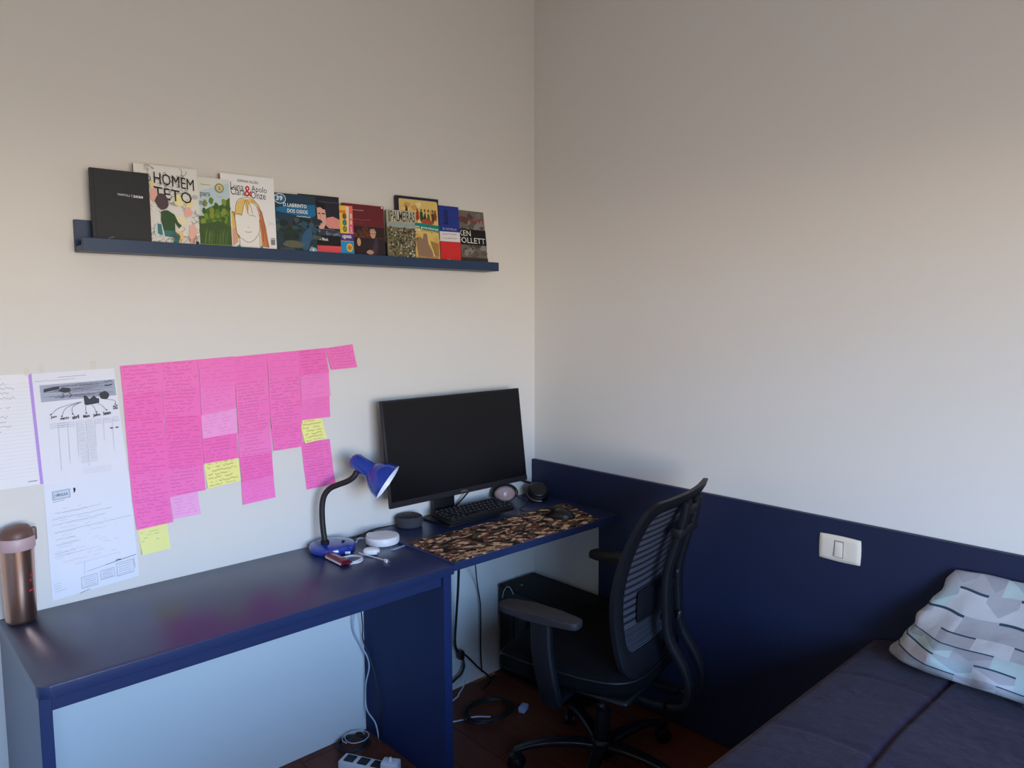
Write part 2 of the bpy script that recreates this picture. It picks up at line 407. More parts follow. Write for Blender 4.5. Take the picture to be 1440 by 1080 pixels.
def a_homem(A):
    g = (206, 200, 190); A.rect(A.full, -.2, 1, 1, (232, 229, 222))
    for q in range(64):
        u, v = random.uniform(A.full, .98), random.uniform(0, .98)
        pts = [(u, v)]
        for _ in range(6): pts.append((min(1, max(A.full, pts[-1][0]+random.uniform(-.09, .09))), min(.99, max(0, pts[-1][1]+random.uniform(-.05, .05)))))
        A.line(pts, .0009, random.choice([(104, 100, 98), (130, 126, 120), (80, 77, 77)]))
    for u, v, ru, rv, c in ((.08, .62, .08, .09, (240, 180, 165)), (.06, .74, .06, .05, (240, 220, 160)), (.76, .42, .09, .06, (240, 182, 165)), (.80, .53, .07, .05, (242, 226, 160)),
                            (.58, .57, .12, .07, (244, 232, 168)), (.85, .14, .09, .14, (238, 186, 170)), (.55, .10, .13, .07, (240, 205, 140)), (.16, .16, .12, .1, (214, 218, 220)), (.6, .3, .14, .07, (238, 228, 190))):
        A.blob(u, v, ru, rv, c)
    A.ell(.93, .63, .06, .03, (190, 190, 188))
    A.text('O', -.06, .785, .04, .86, INK, .003); A.text('HOMEM', .10, .765, .92, .915, INK, .0, -.055); A.text('TETO', .08, .58, .86, .73, INK, .0, -.05)
    A.blob(.24, .54, .135, .105, (84, 66, 74), j=.12)
    A.poly([(.21, .41), (.34, .43), (.48, .38), (.55, .28), (.62, .24), (.56, .20), (.48, .27), (.48, .16), (.24, .16), (.20, .30)], (54, 84, 50))
    A.poly([(.24, .17), (.48, .16), (.58, .10), (.52, -.02), (.42, -.02), (.45, .08), (.26, .09)], (52, 122, 116)); A.poly([(.12, .25), (.2, .24), (.22, .10), (.12, .12)], (60, 128, 124))
    for q in range(14):
        u = random.uniform(.0, .9); A.line([(u, random.uniform(0, .1)), (u+random.uniform(.02, .1), random.uniform(.0, .15)), (u+random.uniform(.0, .14), random.uniform(0, .12))], .0008, (70, 60, 60))
    A.rect(.9, .0, .96, .04, INK)
book('picture_book', 'white comic cover crowded with drawings and large black hand-lettered title, beside the black agenda', (277.5, 239), (280.5, 343), 209.5, .011, 5, 2, (228, 220, 206), (70, 62, 60), TL=(188, 224), base=-.058, art=a_homem)
def a_green(A):
    A.rect(A.full, -.2, 1, 1, (226, 226, 214)); A.poly([(0, .42), (1, .68), (1, .95), (0, .8)], (196, 216, 222))
    A.poly([(A.full, -.2), (1, -.2), (1, .74), (.9, .7), (.8, .68), (.72, .62), (.6, .60), (.5, .55), (.34, .58), (.2, .54), (.12, .44), (A.full, .42)], (76, 112, 42))
    for q in range(26): A.blob(random.uniform(.05, .95), random.uniform(.28, .5)+.18*random.random(), .08, .05, random.choice([(96, 136, 46), (120, 150, 52), (66, 100, 38), (140, 152, 60)]))
    A.poly([(A.full, -.2), (1, -.2), (1, .30), (.6, .38), (.3, .34), (A.full, .28)], (66, 90, 44))
    for q in range(22):
        u = random.uniform(0, .95); A.line([(u, random.uniform(0, .08)), (u+.03, .15), (u+.07, .26*random.uniform(.7, 1))], .0008, (112, 146, 62))
    A.rect(A.full, -.2, 1, .03, (110, 146, 66))
    A.scrib(.02, .36, .892, .0012, (140, 140, 136), .006); A.text('para', .02, .70, .34, .78, (112, 122, 128), .006); A.text('na', -.02, .59, .16, .65, (112, 122, 128), .006)
    A.ell(.66, .86, .15, .07, (152, 142, 92)); A.ell(.66, .86, .11, .052, (216, 206, 160)); A.text('a', .62, .83, .7, .885, (150, 132, 70), .02)
    A.rect(.55, .73, .76, .738, (176, 184, 186))
book('storybook', 'slim book with a green meadow and hedge on its cover, round gold seal', (322.5, 253), (325.5, 346), 280.5, .007, 6, 2.5, (90, 120, 50), (110, 130, 80), width=.135, base=-.054, art=a_green)
def a_luna(A):
    A.rect(A.full, -.2, 1, 1, (242, 241, 240))
    A.text('ADRIANA FALCÃO', .14, .905, .63, .95, (60, 58, 58), .012, -.01)
    A.text('Luna', -.02, .79, .28, .895, INK, .0, -.01); A.text('Clara', -.02, .72, .30, .83, INK, .0); A.text('&', .29, .71, .47, .86, (205, 40, 50), .01); A.text('Apolo', .46, .765, .82, .87, INK, .0, -.01); A.text('Onze', .44, .69, .79, .79, INK, .0)
    hair = (236, 200, 120); A.poly([(-.03, .12), (.1, .12), (.06, .32), (.08, .5), (.12, .62), (.22, .68), (.5, .68), (.62, .6), (.7, .46), (.74, .3), (.8, .12), (.82, .02), (.62, .03), (.62, .4), (.06, .4), (-.03, .5)], hair)
    A.poly([(.55, .6), (.68, .52), (.76, .3), (.82, .02), (.66, .03), (.62, .35)], (206, 128, 84)); A.poly([(-.03, .25), (.06, .27), (.1, .08), (-.03, .02)], (226, 170, 140))
    A.poly([(.05, .48), (.08, .2), (.2, .12), (.33, .08), (.47, .12), (.6, .24), (.62, .5), (.55, .62), (.12, .62)], (244, 240, 234)); A.poly([(.13, .16), (.13, -.1), (.62, -.1), (.62, .18), (.33, .08)], (244, 240, 234))
    A.poly([(.06, .46), (.1, .62), (.24, .68), (.42, .67), (.34, .46), (.28, .63), (.2, .44)], hair)
    for pts in ([(.06, .46), (.1, .62), (.24, .69), (.44, .69), (.6, .6), (.7, .42), (.74, .2), (.8, .03)], [(.2, .44), (.27, .6), (.3, .66)], [(.36, .46), (.34, .58), (.31, .66)], [(.46, .48), (.42, .58), (.34, .66)], [(.62, .44), (.56, .58), (.44, .66)], [(.03, .46), (.07, .2), (.2, .12), (.33, .08), (.47, .12), (.6, .24), (.61, .4)], [(.13, .16), (.13, -.02)], [(.6, .2), (.6, -.02)], [(.26, .225), (.34, .22), (.42, .228)], [(.33, .29), (.36, .285)], [(.07, .455), (.13, .465), (.2, .455)], [(.38, .45), (.46, .455), (.52, .44)], [(.64, .4), (.68, .3), (.68, .1)]):
        A.line(pts, .0011, (66, 44, 34))
    A.poly([(.03, .0), (.12, .05), (.22, -.06), (.0, -.06)], (40, 160, 150)); A.poly([(.55, -.03), (.64, .05), (.72, -.06), (.55, -.06)], (40, 160, 150))
    for q in range(9): A.rect(.86+.012*q, .06, .864+.012*q+.004*(q % 2), .14, (60, 60, 62))
    A.rect(.86, .15, .97, .156, (90, 90, 92)); A.scrib(.82, .93, .38, .0005, (150, 148, 146), .02); A.scrib(.82, .95, .35, .0005, (150, 148, 146), .02)
book('novel', 'tall white paperback with an orange spine and a drawing of a long-haired figure', (384, 251), (390, 349), 324, .019, 6, 2.5, (236, 232, 224), (196, 92, 40), TL=(308.5, 241.3), base=-.060, art=a_luna)
def a_lab(A):
    A.rect(A.full, -.2, 1, 1, (40, 62, 72))
    for q in range(34): A.blob(random.uniform(0, 1), random.uniform(-.05, .6), random.uniform(.05, .16), random.uniform(.03, .09), random.choice([(52, 74, 80), (34, 52, 62), (72, 88, 84), (44, 84, 100), (88, 92, 80), (28, 40, 50)]), j=.4)
    A.poly([(A.full, .55), (1, .62), (1, .86), (.5, .97), (A.full, .97)], (32, 62, 84)); A.poly([(0, .68), (.85, .60), (.98, .66), (.98, .84), (.3, .80), (0, .74)], (28, 112, 158))
    A.blob(.3, .25, .13, .2, (30, 50, 44), j=.2); A.ell(.34, .47, .06, .05, (60, 52, 44)); A.poly([(.05, .4), (.3, .36), (.6, .4), (.6, .35), (.3, .28), (.05, .35)], (34, 54, 46))
    A.poly([(.55, .1), (.66, .34), (.84, .46), (.88, .3), (.76, .05), (.68, .0)], (52, 92, 128)); A.ell(.86, .48, .06, .05, (70, 88, 104))
    A.blob(.4, .12, .3, .06, (98, 100, 84)); A.blob(.22, .02, .2, .04, (80, 86, 78))
    A.ell(.10, .90, .15, .09, (232, 236, 238)); A.ell(.10, .90, .135, .078, (44, 104, 150)); A.text('39', .01, .865, .17, .95, (240, 240, 240), .03)
    A.text('O LABIRINTO', .17, .77, .76, .835, (240, 240, 240), .02, -.005); A.text('DOS OSSOS', .27, .67, .78, .735, (240, 240, 240), .02, -.005); A.scrib(.5, .84, .615, .0020, (214, 224, 230), .006)
    A.blob(.88, .03, .1, .06, (136, 178, 196), j=.1); A.text('1', .86, .01, .9, .06, (240, 240, 240), .03)
book('novel', 'teal adventure paperback with white title on a bright blue banner', (443, 276), (447, 352.7), 387, .011, 6, 3, (36, 56, 66), (30, 46, 58), width=.142, base=-.052, art=a_lab)
def a_black(A):
    A.rect(A.full, -.2, 1, 1, (38, 36, 52)); A.poly([(-.3, .3), (-.3, .9), (.1, .9), (.34, .82), (.42, .62), (.38, .45), (.2, .36)], (30, 26, 34))
    A.poly([(.0, .80), (.16, .82), (.36, .76), (.4, .62), (.36, .5), (.26, .42), (.1, .40), (.02, .5)], (232, 176, 160)); A.poly([(.0, .86), (.3, .88), (.42, .78), (.3, .76), (.14, .8), (.02, .78)], (30, 24, 28))
    A.rect(.05, .68, .14, .7, (50, 34, 36)); A.rect(.22, .68, .34, .7, (50, 34, 36)); A.line([(.16, .68), (.13, .59), (.18, .58)], .0007, (170, 110, 100)); A.line([(.1, .52), (.18, .53), (.26, .52)], .0010, (170, 70, 76))
    A.poly([(.34, .5), (.42, .62), (.7, .65), (1, .6), (1, .44), (.5, .44)], (226, 148, 138))
    A.line([(.1, .9), (.5, .89), (.95, .9)], .0008, (120, 120, 136)); A.rect(.0, .30, 1, .42, (54, 60, 76))
    for q in range(16): A.blob(random.uniform(.05, 1), random.uniform(.31, .40), .05, .025, random.choice([(94, 108, 128), (70, 82, 102), (120, 128, 142)]), j=.4)
    A.line([(.05, .43), (.4, .42), (.75, .415)], .0007, (170, 174, 186))
    A.rect(A.full, .14, 1, .31, (20, 18, 22)); A.text('In Black', .04, .225, .44, .275, (236, 236, 236), .02, -.01); A.rect(A.full, -.2, 1, .13, (226, 84, 88))
book('novel', 'dark paperback with a pale face and a coral red band along the bottom', (475.5, 277.5), (480.5, 354.5), 444, .009, 7, 3, (30, 28, 38), (26, 24, 34), width=.14, base=-.049, art=a_black)
def a_port(A):
    A.rect(A.full, .55, 1, 1, (236, 110, 98)); A.rect(A.full, .46, 1, .62, (226, 96, 150)); A.rect(A.full, .42, .5, .99, (240, 200, 80)); A.poly([(.5, .45), (.6, .45), (.7, .98), (.45, .98)], (246, 208, 186))
    A.rect(A.full, .28, 1, .43, (82, 52, 132)); A.rect(A.full, -.2, 1, .27, (36, 150, 204)); A.rect(A.full, .84, .4, .9, (230, 130, 60))
    for v, c in ((.78, (120, 84, 40)), (.65, (46, 142, 150)), (.52, (126, 158, 50))): A.ell(.28, v, .17, .06, (46, 50, 44)); A.ell(.28, v, .13, .045, c)
    A.rect(.76, .74, .92, .84, (214, 206, 200)); A.rect(.74, .62, .9, .7, (250, 200, 150)); A.text('S', .74, .47, .88, .57, (250, 190, 200), .03)
    A.text('uguesa', .04, .31, .80, .395, (240, 240, 245), .02); A.ell(.62, .14, .27, .085, (248, 206, 44)); A.ell(.62, .14, .2, .06, (226, 120, 50)); A.rect(.48, .12, .76, .155, (120, 150, 40))
book('textbook', 'narrow language workbook in yellow, pink, purple and blue bands', (495, 289.7), (498.8, 355.5), 478.5, .007, 10, 3, (236, 160, 90), (230, 130, 70), width=.11, base=-.047, art=a_port)
def a_red(A):
    A.rect(A.full, -.2, 1, 1, (108, 36, 44)); A.rect(A.full, -.2, 1, .57, (50, 30, 30))
    for q in range(14): A.blob(random.uniform(.0, .55), random.uniform(.38, .54), .08, .035, random.choice([(108, 58, 40), (80, 44, 34), (92, 50, 38)]), j=.4)
    A.rect(A.full, .355, 1, .362, (120, 84, 76)); A.scrib(-.02, .34, .88, .0016, (216, 186, 182), .008); A.scrib(.0, .56, .70, .0020, (146, 82, 86), .012); A.line([(.0, .645), (.35, .635)], .0006, (160, 104, 104))
    A.poly([(.1, -.1), (.12, .12), (.3, .22), (.5, .34), (.72, .36), (.88, .28), (.96, .1), (.96, -.1)], (44, 34, 42)); A.poly([(.55, .05), (.66, .34), (.74, .36), (.78, .2), (.7, .0)], (66, 54, 64))
    A.ell(.61, .43, .085, .085, (206, 160, 126)); A.poly([(.5, .45), (.53, .53), (.66, .54), (.72, .47), (.69, .42), (.66, .49), (.56, .49)], (166, 146, 128)); A.rect(.56, .43, .6, .445, (60, 40, 34)); A.rect(.63, .43, .67, .445, (60, 40, 34)); A.line([(.57, .385), (.61, .378), (.65, .386)], .0008, (120, 70, 60))
    A.ell(.15, .26, .06, .08, (200, 160, 134)); A.blob(.5, .07, .11, .045, (196, 150, 126)); A.ell(.94, .97, .03, .02, (236, 226, 222))
book('novel', 'dark red paperback with a seated figure in black on its lower half', (539.5, 290.8), (541.8, 357.5), 496, .011, 4, 3, (112, 36, 46), (96, 30, 40), TL=(482, 286.8), base=-.046, art=a_red)
def a_palm(A):
    A.rect(A.full, -.2, 1, 1, (186, 178, 158)); A.rect(A.full, .66, 1, .72, (150, 172, 172)); A.rect(A.full, -.2, 1, .64, (126, 118, 90))
    for q in range(260): A.blob(random.uniform(.0, 1), random.uniform(-.02, .64), .028, .018, random.choice([(66, 62, 44), (40, 44, 34), (176, 168, 138), (204, 196, 172), (96, 104, 62), (150, 120, 92), (58, 74, 48)]), 6, .4)
    A.rect(.03, .735, .95, .975, (192, 186, 164)); A.text('PALMEIRAS', .055, .745, .935, .965, (36, 46, 38), .008, .0); A.ell(.02, .76, .02, .015, (40, 44, 40))
book('football_book', 'book with a packed crowd on its cover below large shadowed capital letters', (580.5, 297.5), (587.5, 360.6), 542, .008, 7, 4, (150, 144, 122), (120, 116, 96), width=.114, base=-.056, art=a_palm)
def a_contos(A):
    A.rect(A.full, -.2, 1, 1, (28, 40, 60)); A.poly([(A.full+.10, -.2), (.97, -.2), (.95, .93), (.9, .955), (A.full+.12, .955), (A.full+.1, .93)], (226, 194, 116))
    for q in range(26): A.blob(random.uniform(A.full+.2, .86), random.uniform(-.02, .88), .12, .05, random.choice([(234, 208, 140), (214, 176, 92), (238, 216, 156), (206, 164, 84)]), j=.4)
    A.poly([(A.full+.28, .62), (A.full+.46, .62), (A.full+.42, .8), (A.full+.37, .87), (A.full+.33, .8)], (84, 68, 48))
    for u, c in ((.12, (170, 58, 44)), (.28, (40, 70, 50)), (.42, (66, 56, 50)), (.56, (54, 96, 62)), (.74, (72, 66, 52)), (.84, (150, 64, 44))):
        A.blob(u, .68+.03*math.sin(u*9), .06, .085, c, j=.35); A.ell(u, .79, .03, .025, (120, 80, 60))
    A.blob(.5, .60, .22, .05, (180, 74, 54))
    A.poly([(-.2, .52), (.97, .44), (.97, .62-.06), (-.2, .66-.07)], (24, 132, 120)); A.text('contos populares', -.3, .515, .93, .555, (244, 244, 240), .02, -.045); A.text('na', .06, .455, .2, .48, (244, 244, 240), .02); A.scrib(.26, .93, .465, .0022, (150, 172, 72), .010)
    A.poly([(.1, .0), (.02, .32), (.18, .36), (.28, .32), (.34, .42), (.46, .41), (.5, .25), (.66, .12), (.68, .04)], (150, 118, 96)); A.poly([(.6, .3), (.92, .26), (.92, .04), (.74, .06)], (164, 124, 66)); A.poly([(.02, -.2), (.9, -.2), (.9, .06), (.5, .03), (.1, .05)], (196, 144, 80))
book('storybook', 'navy-bordered gold storybook with small figures and a green title band', (615.8, 280.6), (620.7, 363.5), 581, .013, 5, 4, (28, 40, 60), (24, 34, 52), TL=(556, 270), base=-.054, art=a_contos)
def a_blue(A):
    A.rect(A.full, .52, 1, 1, (40, 56, 140)); A.rect(A.full, .35, 1, .53, (228, 224, 222)); A.rect(A.full, -.2, 1, .345, (214, 48, 46))
    A.poly([(.1, .66), (.42, .66), (.36, .7), (.34, .94), (.28, .94), (.27, .7), (.22, .7), (.22, .92), (.17, .92), (.16, .7)], (24, 34, 92))
    A.text('EL NOVELLO', .06, .565, .82, .60, (196, 200, 220), .0, -.005); A.scrib(.04, .82, .485, .0014, (130, 126, 130), .014); A.scrib(.06, .82, .41, .0014, (130, 126, 130), .014)
    A.line([(.22, .0), (.26, .035), (.30, .0), (.36, .04), (.40, .0)], .0009, (240, 220, 214))
book('novel', 'paperback in three plain bands of blue, white and red', (643.5, 291.3), (650, 365), 618.5, .010, 6, 5, (40, 56, 140), (36, 50, 128), width=.13, base=-.047, art=a_blue)
def a_jack(A):
    A.rect(A.full, -.2, 1, 1, (112, 106, 98))
    for q in range(40): A.blob(random.uniform(A.full+.1, .9), random.uniform(.0, .95), .12, .06, random.choice([(126, 120, 112), (96, 90, 84), (78, 72, 68), (142, 136, 128)]), j=.4)
    A.rect(A.full, -.2, 1, .08, (60, 54, 50)); A.rect(A.full, .33, 1, .63, (22, 22, 24)); A.text('JACKDAWS', -.45, .78, .97, .90, (160, 56, 52), .005, -.06); A.text('KEN', -.10, .50, .38, .605, (232, 228, 220), .005); A.text('FOLLETT', -.14, .36, .95, .47, (232, 228, 220), .005)
    for u, v in ((.85, .67), (.4, .25), (.27, .17), (.36, .30)): A.ell(u, v, .025, .018, (30, 28, 28))
book('novel', 'grey paperback with cream capital lettering on a broad black band', (680, 299), (686, 367), 646, .014, 2, 8, (104, 98, 92), (60, 56, 54), width=.130, base=-.039, art=a_jack)

# ------------------------------------------------------------------ sheets and sticky notes on the wall
M_sheet1 = paper_mat('lined_sheet_writing', (240, 236, 238), (96, 96, 120), 24, .42, .02, .8, 40, .45, .97, .07, .55)
M_sheet2 = paper_mat('timeline_sheet_paper', (238, 236, 242), (120, 124, 146), 60, .9)
M_sheet3 = paper_mat('grammar_sheet_writing', (234, 234, 242), (110, 116, 140), 30, .50, .08, .80, 40, .30, .80, .06, .32)
M_pink = paper_mat('pink_note', (255, 126, 196), (170, 50, 124), 8, .42, .05, .96, 34, .04, .96, .075, .6)
M_pink2 = paper_mat('pink_note_faint', (255, 130, 200), (214, 84, 160), 8, .46, .05, .96, 34, .08, .94, .08, .5)
M_pale = paper_mat('pale_pink_note', (255, 160, 218), (206, 90, 160), 8, .46, .05, .9, 34, .04, .96, .08, .5)
M_lilac = paper_mat('lilac_note', (250, 178, 224), (170, 110, 160), 8, .46, .05, .9, 34, .1, .9, .08, .55)
M_yellow = paper_mat('yellow_note', (248, 242, 150), (88, 84, 64), 7, .42, .06, .94, 30, .05, .94, .09, .7)
M_yellow2 = paper_mat('yellow_note_sparse', (244, 240, 156), (110, 106, 84), 9, .5, .06, .8, 30, .45, .9, .08, .6)
def wallquad(name, px, m, label, cat, group=None, y0=.0006, curl=.004, side=0., nu=6, nv=6):
    """px: TL TR BR BL in the photograph, lying on the desk wall; UV v=1 at the top"""
    TLw, TRw, BRw, BLw = [hit(a, b2, 1, 0) for a, b2 in px]
    o0 = (BLw+BRw)/2; o0.y = 0
    def fn(u, v):
        t = (TLw*(1-u)+TRw*u)*v+(BLw*(1-u)+BRw*u)*(1-v)
        return (t.x-o0.x, -y0-curl*(1-v)**2*(1+side*(u-.5)), t.z-o0.z)
    b = gridmesh(fn, nu, nv)
    r = bmesh.ops.extrude_face_region(b, geom=b.faces[:])
    for g in r['geom']:
        if isinstance(g, bmesh.types.BMVert): g.co.y += .0002
    o = obj(name, b, m, loc=None); o.location = o0
    tag(o, label, cat, group)
    return o, (lambda u, v: (lambda t: (t.x-o0.x, t.z-o0.z))((TLw*(1-u)+TRw*u)*v+(BLw*(1-u)+BRw*u)*(1-v)))
s1, uv1 = wallquad('lined_sheet', [(-92, 533), (45, 525.3), (63, 680), (-92, 702)], M_sheet1, 'white lined sheet with a lilac stripe down its edge, taped to the wall', 'paper', y0=.0006, curl=.0)
A = Art(uv1, -.0007)
A.poly([(.955, 0), (1, 0), (1, 1), (.955, 1)], (190, 150, 226))
for q in range(26): A.rect(.0, .09+.033*q, .955, .0915+.033*q, (206, 206, 224))
A.rect(.84, .035, .93, .042, (140, 142, 160)); A.build('printed_lines', s1)
s2, uv2 = wallquad('timeline_sheet', [(44, 525.8), (160, 517.5), (180, 664), (61.5, 684)], M_sheet2, 'white sheet with a hand-drawn timeline and a dark grey header picture', 'paper', y0=.0012, curl=.0)
A = Art(uv2, -.0013); g1, g2 = (150, 152, 168), (58, 58, 68)
A.rect(.075, .745, .985, .895, (170, 174, 190))
for q in range(30): A.scrib(random.uniform(.1, .6), random.uniform(.62, .97), random.uniform(.76, .885), .0007, (110, 112, 126), .003)
A.poly([(.11, .83), (.30, .85), (.30, .875), (.12, .86)], g2); A.poly([(.28, .83), (.33, .86), (.42, .85), (.43, .82), (.36, .81)], g2); A.line([(.33, .81), (.34, .775), (.30, .77)], .0016, g2); A.line([(.40, .815), (.43, .785), (.40, .765)], .0016, g2)
A.scrib(.30, .64, .955, .0007, (90, 92, 110), .002); A.scrib(.02, .5, .93, .0006, (120, 122, 140), .003); A.scrib(.86, .95, .882, .0016, g2, .006); A.scrib(.85, .95, .845, .0026, (30, 30, 36), .008)
A.blob(.83, .755, .065, .038, g2, j=.12); A.poly([(.575, .77), (.605, .77), (.64, .735), (.68, .75), (.70, .765), (.735, .735), (.76, .735), (.755, .69), (.60, .68), (.575, .69)], g2)
lab = [('Jan', .16, .59, .23, .615), ('março', .27, .565, .37, .59), ('abril', .41, .565, .49, .60), ('Maio', .54, .565, .62, .595), ('Julho', .66, .56, .75, .595), ('Setem', .785, .57, .88, .605), ('DEZ', .92, .615, .98, .65)]
for q, (t, u0, v0, u1, v1) in enumerate(lab):
    A.text(t, u0, v0, u1, v1, (28, 28, 34), .03, .005)
    st = (.56-.015*abs(q-3), .715) if q < 3 else ((.585+.075*(q-3), .685) if q < 6 else (.84, .72)); en = ((u0+u1)/2-.03*(q < 3), v1+.01)
    md = ((st[0]*.45+en[0]*.55)-.05*(q < 3)+.05*(q == 6), st[1]*.62+en[1]*.38); A.line([st, md, en], .0009, g2); A.ell(en[0], en[1]+.004, .010, .006, g2)
for q in range(7):
    u = .215+.112*q-.004*q; A.line([(u+.02, .54), (u, .12+.05*(q % 3)+.12*(q > 3))], .0006, (170, 174, 192), False)
    for r in range(3 if q not in (2, 3) else 22):
        A.scrib(u+.02-.10*(q < 2), u+.105, .545-.018*r-random.uniform(0, .004), .0005, (128, 132, 152), .003, 9)
for r in range(3): A.scrib(.45, .8, .10-.02*r, .0004, (190, 194, 208), .002)
A.text('. .', .84, .44, .95, .452, g2, .08); A.build('drawing', s2)
s3, uv3 = wallquad('grammar_sheet', [(61, 684.5), (180.5, 662), (195.7, 809), (73.6, 845)], M_sheet3, 'white worksheet with a printed comma heading, hung just above the desk', 'paper', y0=.0019, curl=.0)
A = Art(uv3, -.0020)
A.rect(.085, .865, .29, .945, (176, 184, 204)); A.rect(.1, .875, .275, .935, (206, 214, 230)); A.text('| VÍRGULA', .11, .885, .262, .922, (50, 52, 60), .02); A.text(',', .325, .895, .352, .945, (20, 20, 24), .05); A.line([(.085, .85), (.22, .855)], .0008, (60, 62, 72))
for q, (u0, u1, v) in enumerate(((.1, .62, .75), (.06, .75, .70), (.06, .66, .655), (.08, .98, .585), (.08, .3, .52), (.08, .36, .47), (.06, .3, .40), (.06, .36, .375))): A.scrib(u0, u1, v, .0006, (120, 126, 148), .004)
A.line([(.38, .27), (.37, .15)], .0006, (150, 156, 176)); A.scrib(.28, .8, .27, .0005, (160, 166, 186), .003); A.line([(.4, .175), (.62, .19)], .0006, g2); A.line([(.62, .19), (.99, .21)], .0013, (40, 42, 52)); A.scrib(.74, .8, .203, .0020, (40, 42, 52), .008)
for u0, u1, v0, v1 in ((.33, .51, .035, .135), (.55, .71, .065, .145), (.74, .94, .055, .175)):
    A.line([(u0, v0), (u1, v0), (u1, v1), (u0, v1), (u0, v0)], .0008, (70, 74, 86), False)
    for r in range(5): A.scrib(u0+.02, u1-.02, v0+(v1-v0)*(r+.7)/5.6, .0006, (110, 114, 132), .003, 9)
A.line([(.96, .09), (.95, .19)], .0007, (80, 84, 96)); A.line([(.3, .0), (.42, .012)], .0009, (60, 62, 72))
for r in range(4): A.scrib(.03, .10+.06*(r == 3), .14-.022*r, .0005, (120, 126, 148), .003, 8)
A.build('writing', s3)
# adhesive tape scraps
for q, (x, y, ww) in enumerate(((37, 521, 7), (58, 517, 5), (131, 512, 7))):
    wallquad('tape_scrap', [(x-ww/2, y-4), (x+ww/2, y-5), (x+ww/2+1, y+6), (x-ww/2+1, y+7)], mat('masking_tape', (220, 211, 198), .5), 'scrap of clear brownish tape at the top of the taped sheets', 'tape', 'tape scraps over the sheets', y0=.0024, curl=0, nu=1, nv=1)
# notes: column edges given as polylines in the photograph
def cp(x, y): return (150+x/3.375, 470+y/3.375)
def lerp(a, b2, t): return (a[0]+(b2[0]-a[0])*t, a[1]+(b2[1]-a[1])*t)
cols = [  # left edge rows, right edge rows, kinds
    ([(62, 150), (76, 285), (86, 405), (97, 530), (108, 655), (122, 795), (142, 922)], [(250, 135), (262, 262), (268, 386), (276, 512), (288, 640), (300, 765), (312, 884)], 'pppppp'),
    ([(250, 135), (264, 264), (272, 390), (276, 518), (284, 635), (298, 768)], [(430, 120), (440, 248), (446, 378), (452, 500), (458, 615), (470, 733)], 'ppppp'),
    ([(430, 120), (441, 247), (446, 378), (452, 491), (460, 608)], [(600, 105), (608, 232), (612, 345), (616, 462), (624, 580)], 'ffvp'),
    ([(600, 107), (609, 230), (615, 345), (620, 463), (628, 580), (637, 694), (645, 803)], [(757, 92), (762, 208), (770, 322), (774, 432), (782, 555), (790, 662), (797, 766)], 'fppppf'),
    ([(757, 92), (765, 208), (770, 328), (778, 440), (788, 548)], [(905, 78), (914, 193), (918, 308), (922, 420), (926, 525)], 'fppp'),
    ([(905, 78), (916, 192), (920, 308), (921, 404)], [(1035, 65), (1052, 176), (1055, 285), (1057, 386)], 'pff'),
    ([(1037, 66), (1060, 163)], [(1165, 47), (1183, 151)], 'p')]
ordn = ['first', 'second', 'third', 'fourth', 'fifth', 'sixth', 'seventh']
KM = {'p': M_pink, 'f': M_pink2, 'v': M_pale}
for ci, (Lp, Rp, kinds) in enumerate(cols):
    for ri, kd in enumerate(kinds):
        j = lambda: random.uniform(-2, 2)
        q = [Lp[ri], Rp[ri], (Rp[ri+1][0]+j(), Rp[ri+1][1]+5), (Lp[ri+1][0]+j(), Lp[ri+1][1]+5)]
        lb = '%s pink sticky note down the %s note column from the printed sheets' % (ordn[ri], ordn[ci])
        if ci == 6: lb = 'pink sticky note on its own at the end of the top row, towards the monitor'
        if kd == 'v': lb = 'paler pink sticky note lifting at its lower edge among the bright pink ones'
        wallquad('sticky_note', [cp(*a) for a in q], KM[kd], lb, 'sticky note', 'pink sticky notes', y0=.0006+.0005*(len(kinds)-ri)+.0004*ci, curl=random.choice([.0015, .003, .006]), side=random.uniform(-1.2, 1.2))
def note1(px, m, lb, g, curl=.006): return wallquad('sticky_note', [cp(*a) for a in px], m, lb, 'sticky note', g, y0=.0008, curl=curl, side=random.uniform(-.8, .8))[0]
for px, lb in (([(921, 514), (1058, 497), (1070, 606), (934, 628)], 'pink sticky note hanging right below the small yellow note above the lamp'), ([(934, 624), (1070, 602), (1084, 708), (948, 737)], 'lowest pink sticky note directly above the gooseneck of the lamp')):
    note1(px, M_pink, lb, 'pink sticky notes', .004)
note1([(303, 768), (432, 746), (442, 850), (316, 876)], M_lilac, 'pale lilac sticky note below the second column of pink notes', 'pink sticky notes')
note1([(148, 928), (286, 896), (302, 1014), (166, 1046)], M_yellow2, 'mostly blank yellow sticky note lowest on the wall beside the worksheet', 'yellow sticky notes')
ny = note1([(464, 612), (624, 580), (633, 694), (476, 730)], M_yellow, 'wide yellow sticky note ending the third column of pink notes', 'yellow sticky notes')
note1([(917, 410), (1020, 396), (1040, 490), (935, 517)], M_yellow, 'small yellow sticky note between pink notes above the desk lamp', 'yellow sticky notes', .009)

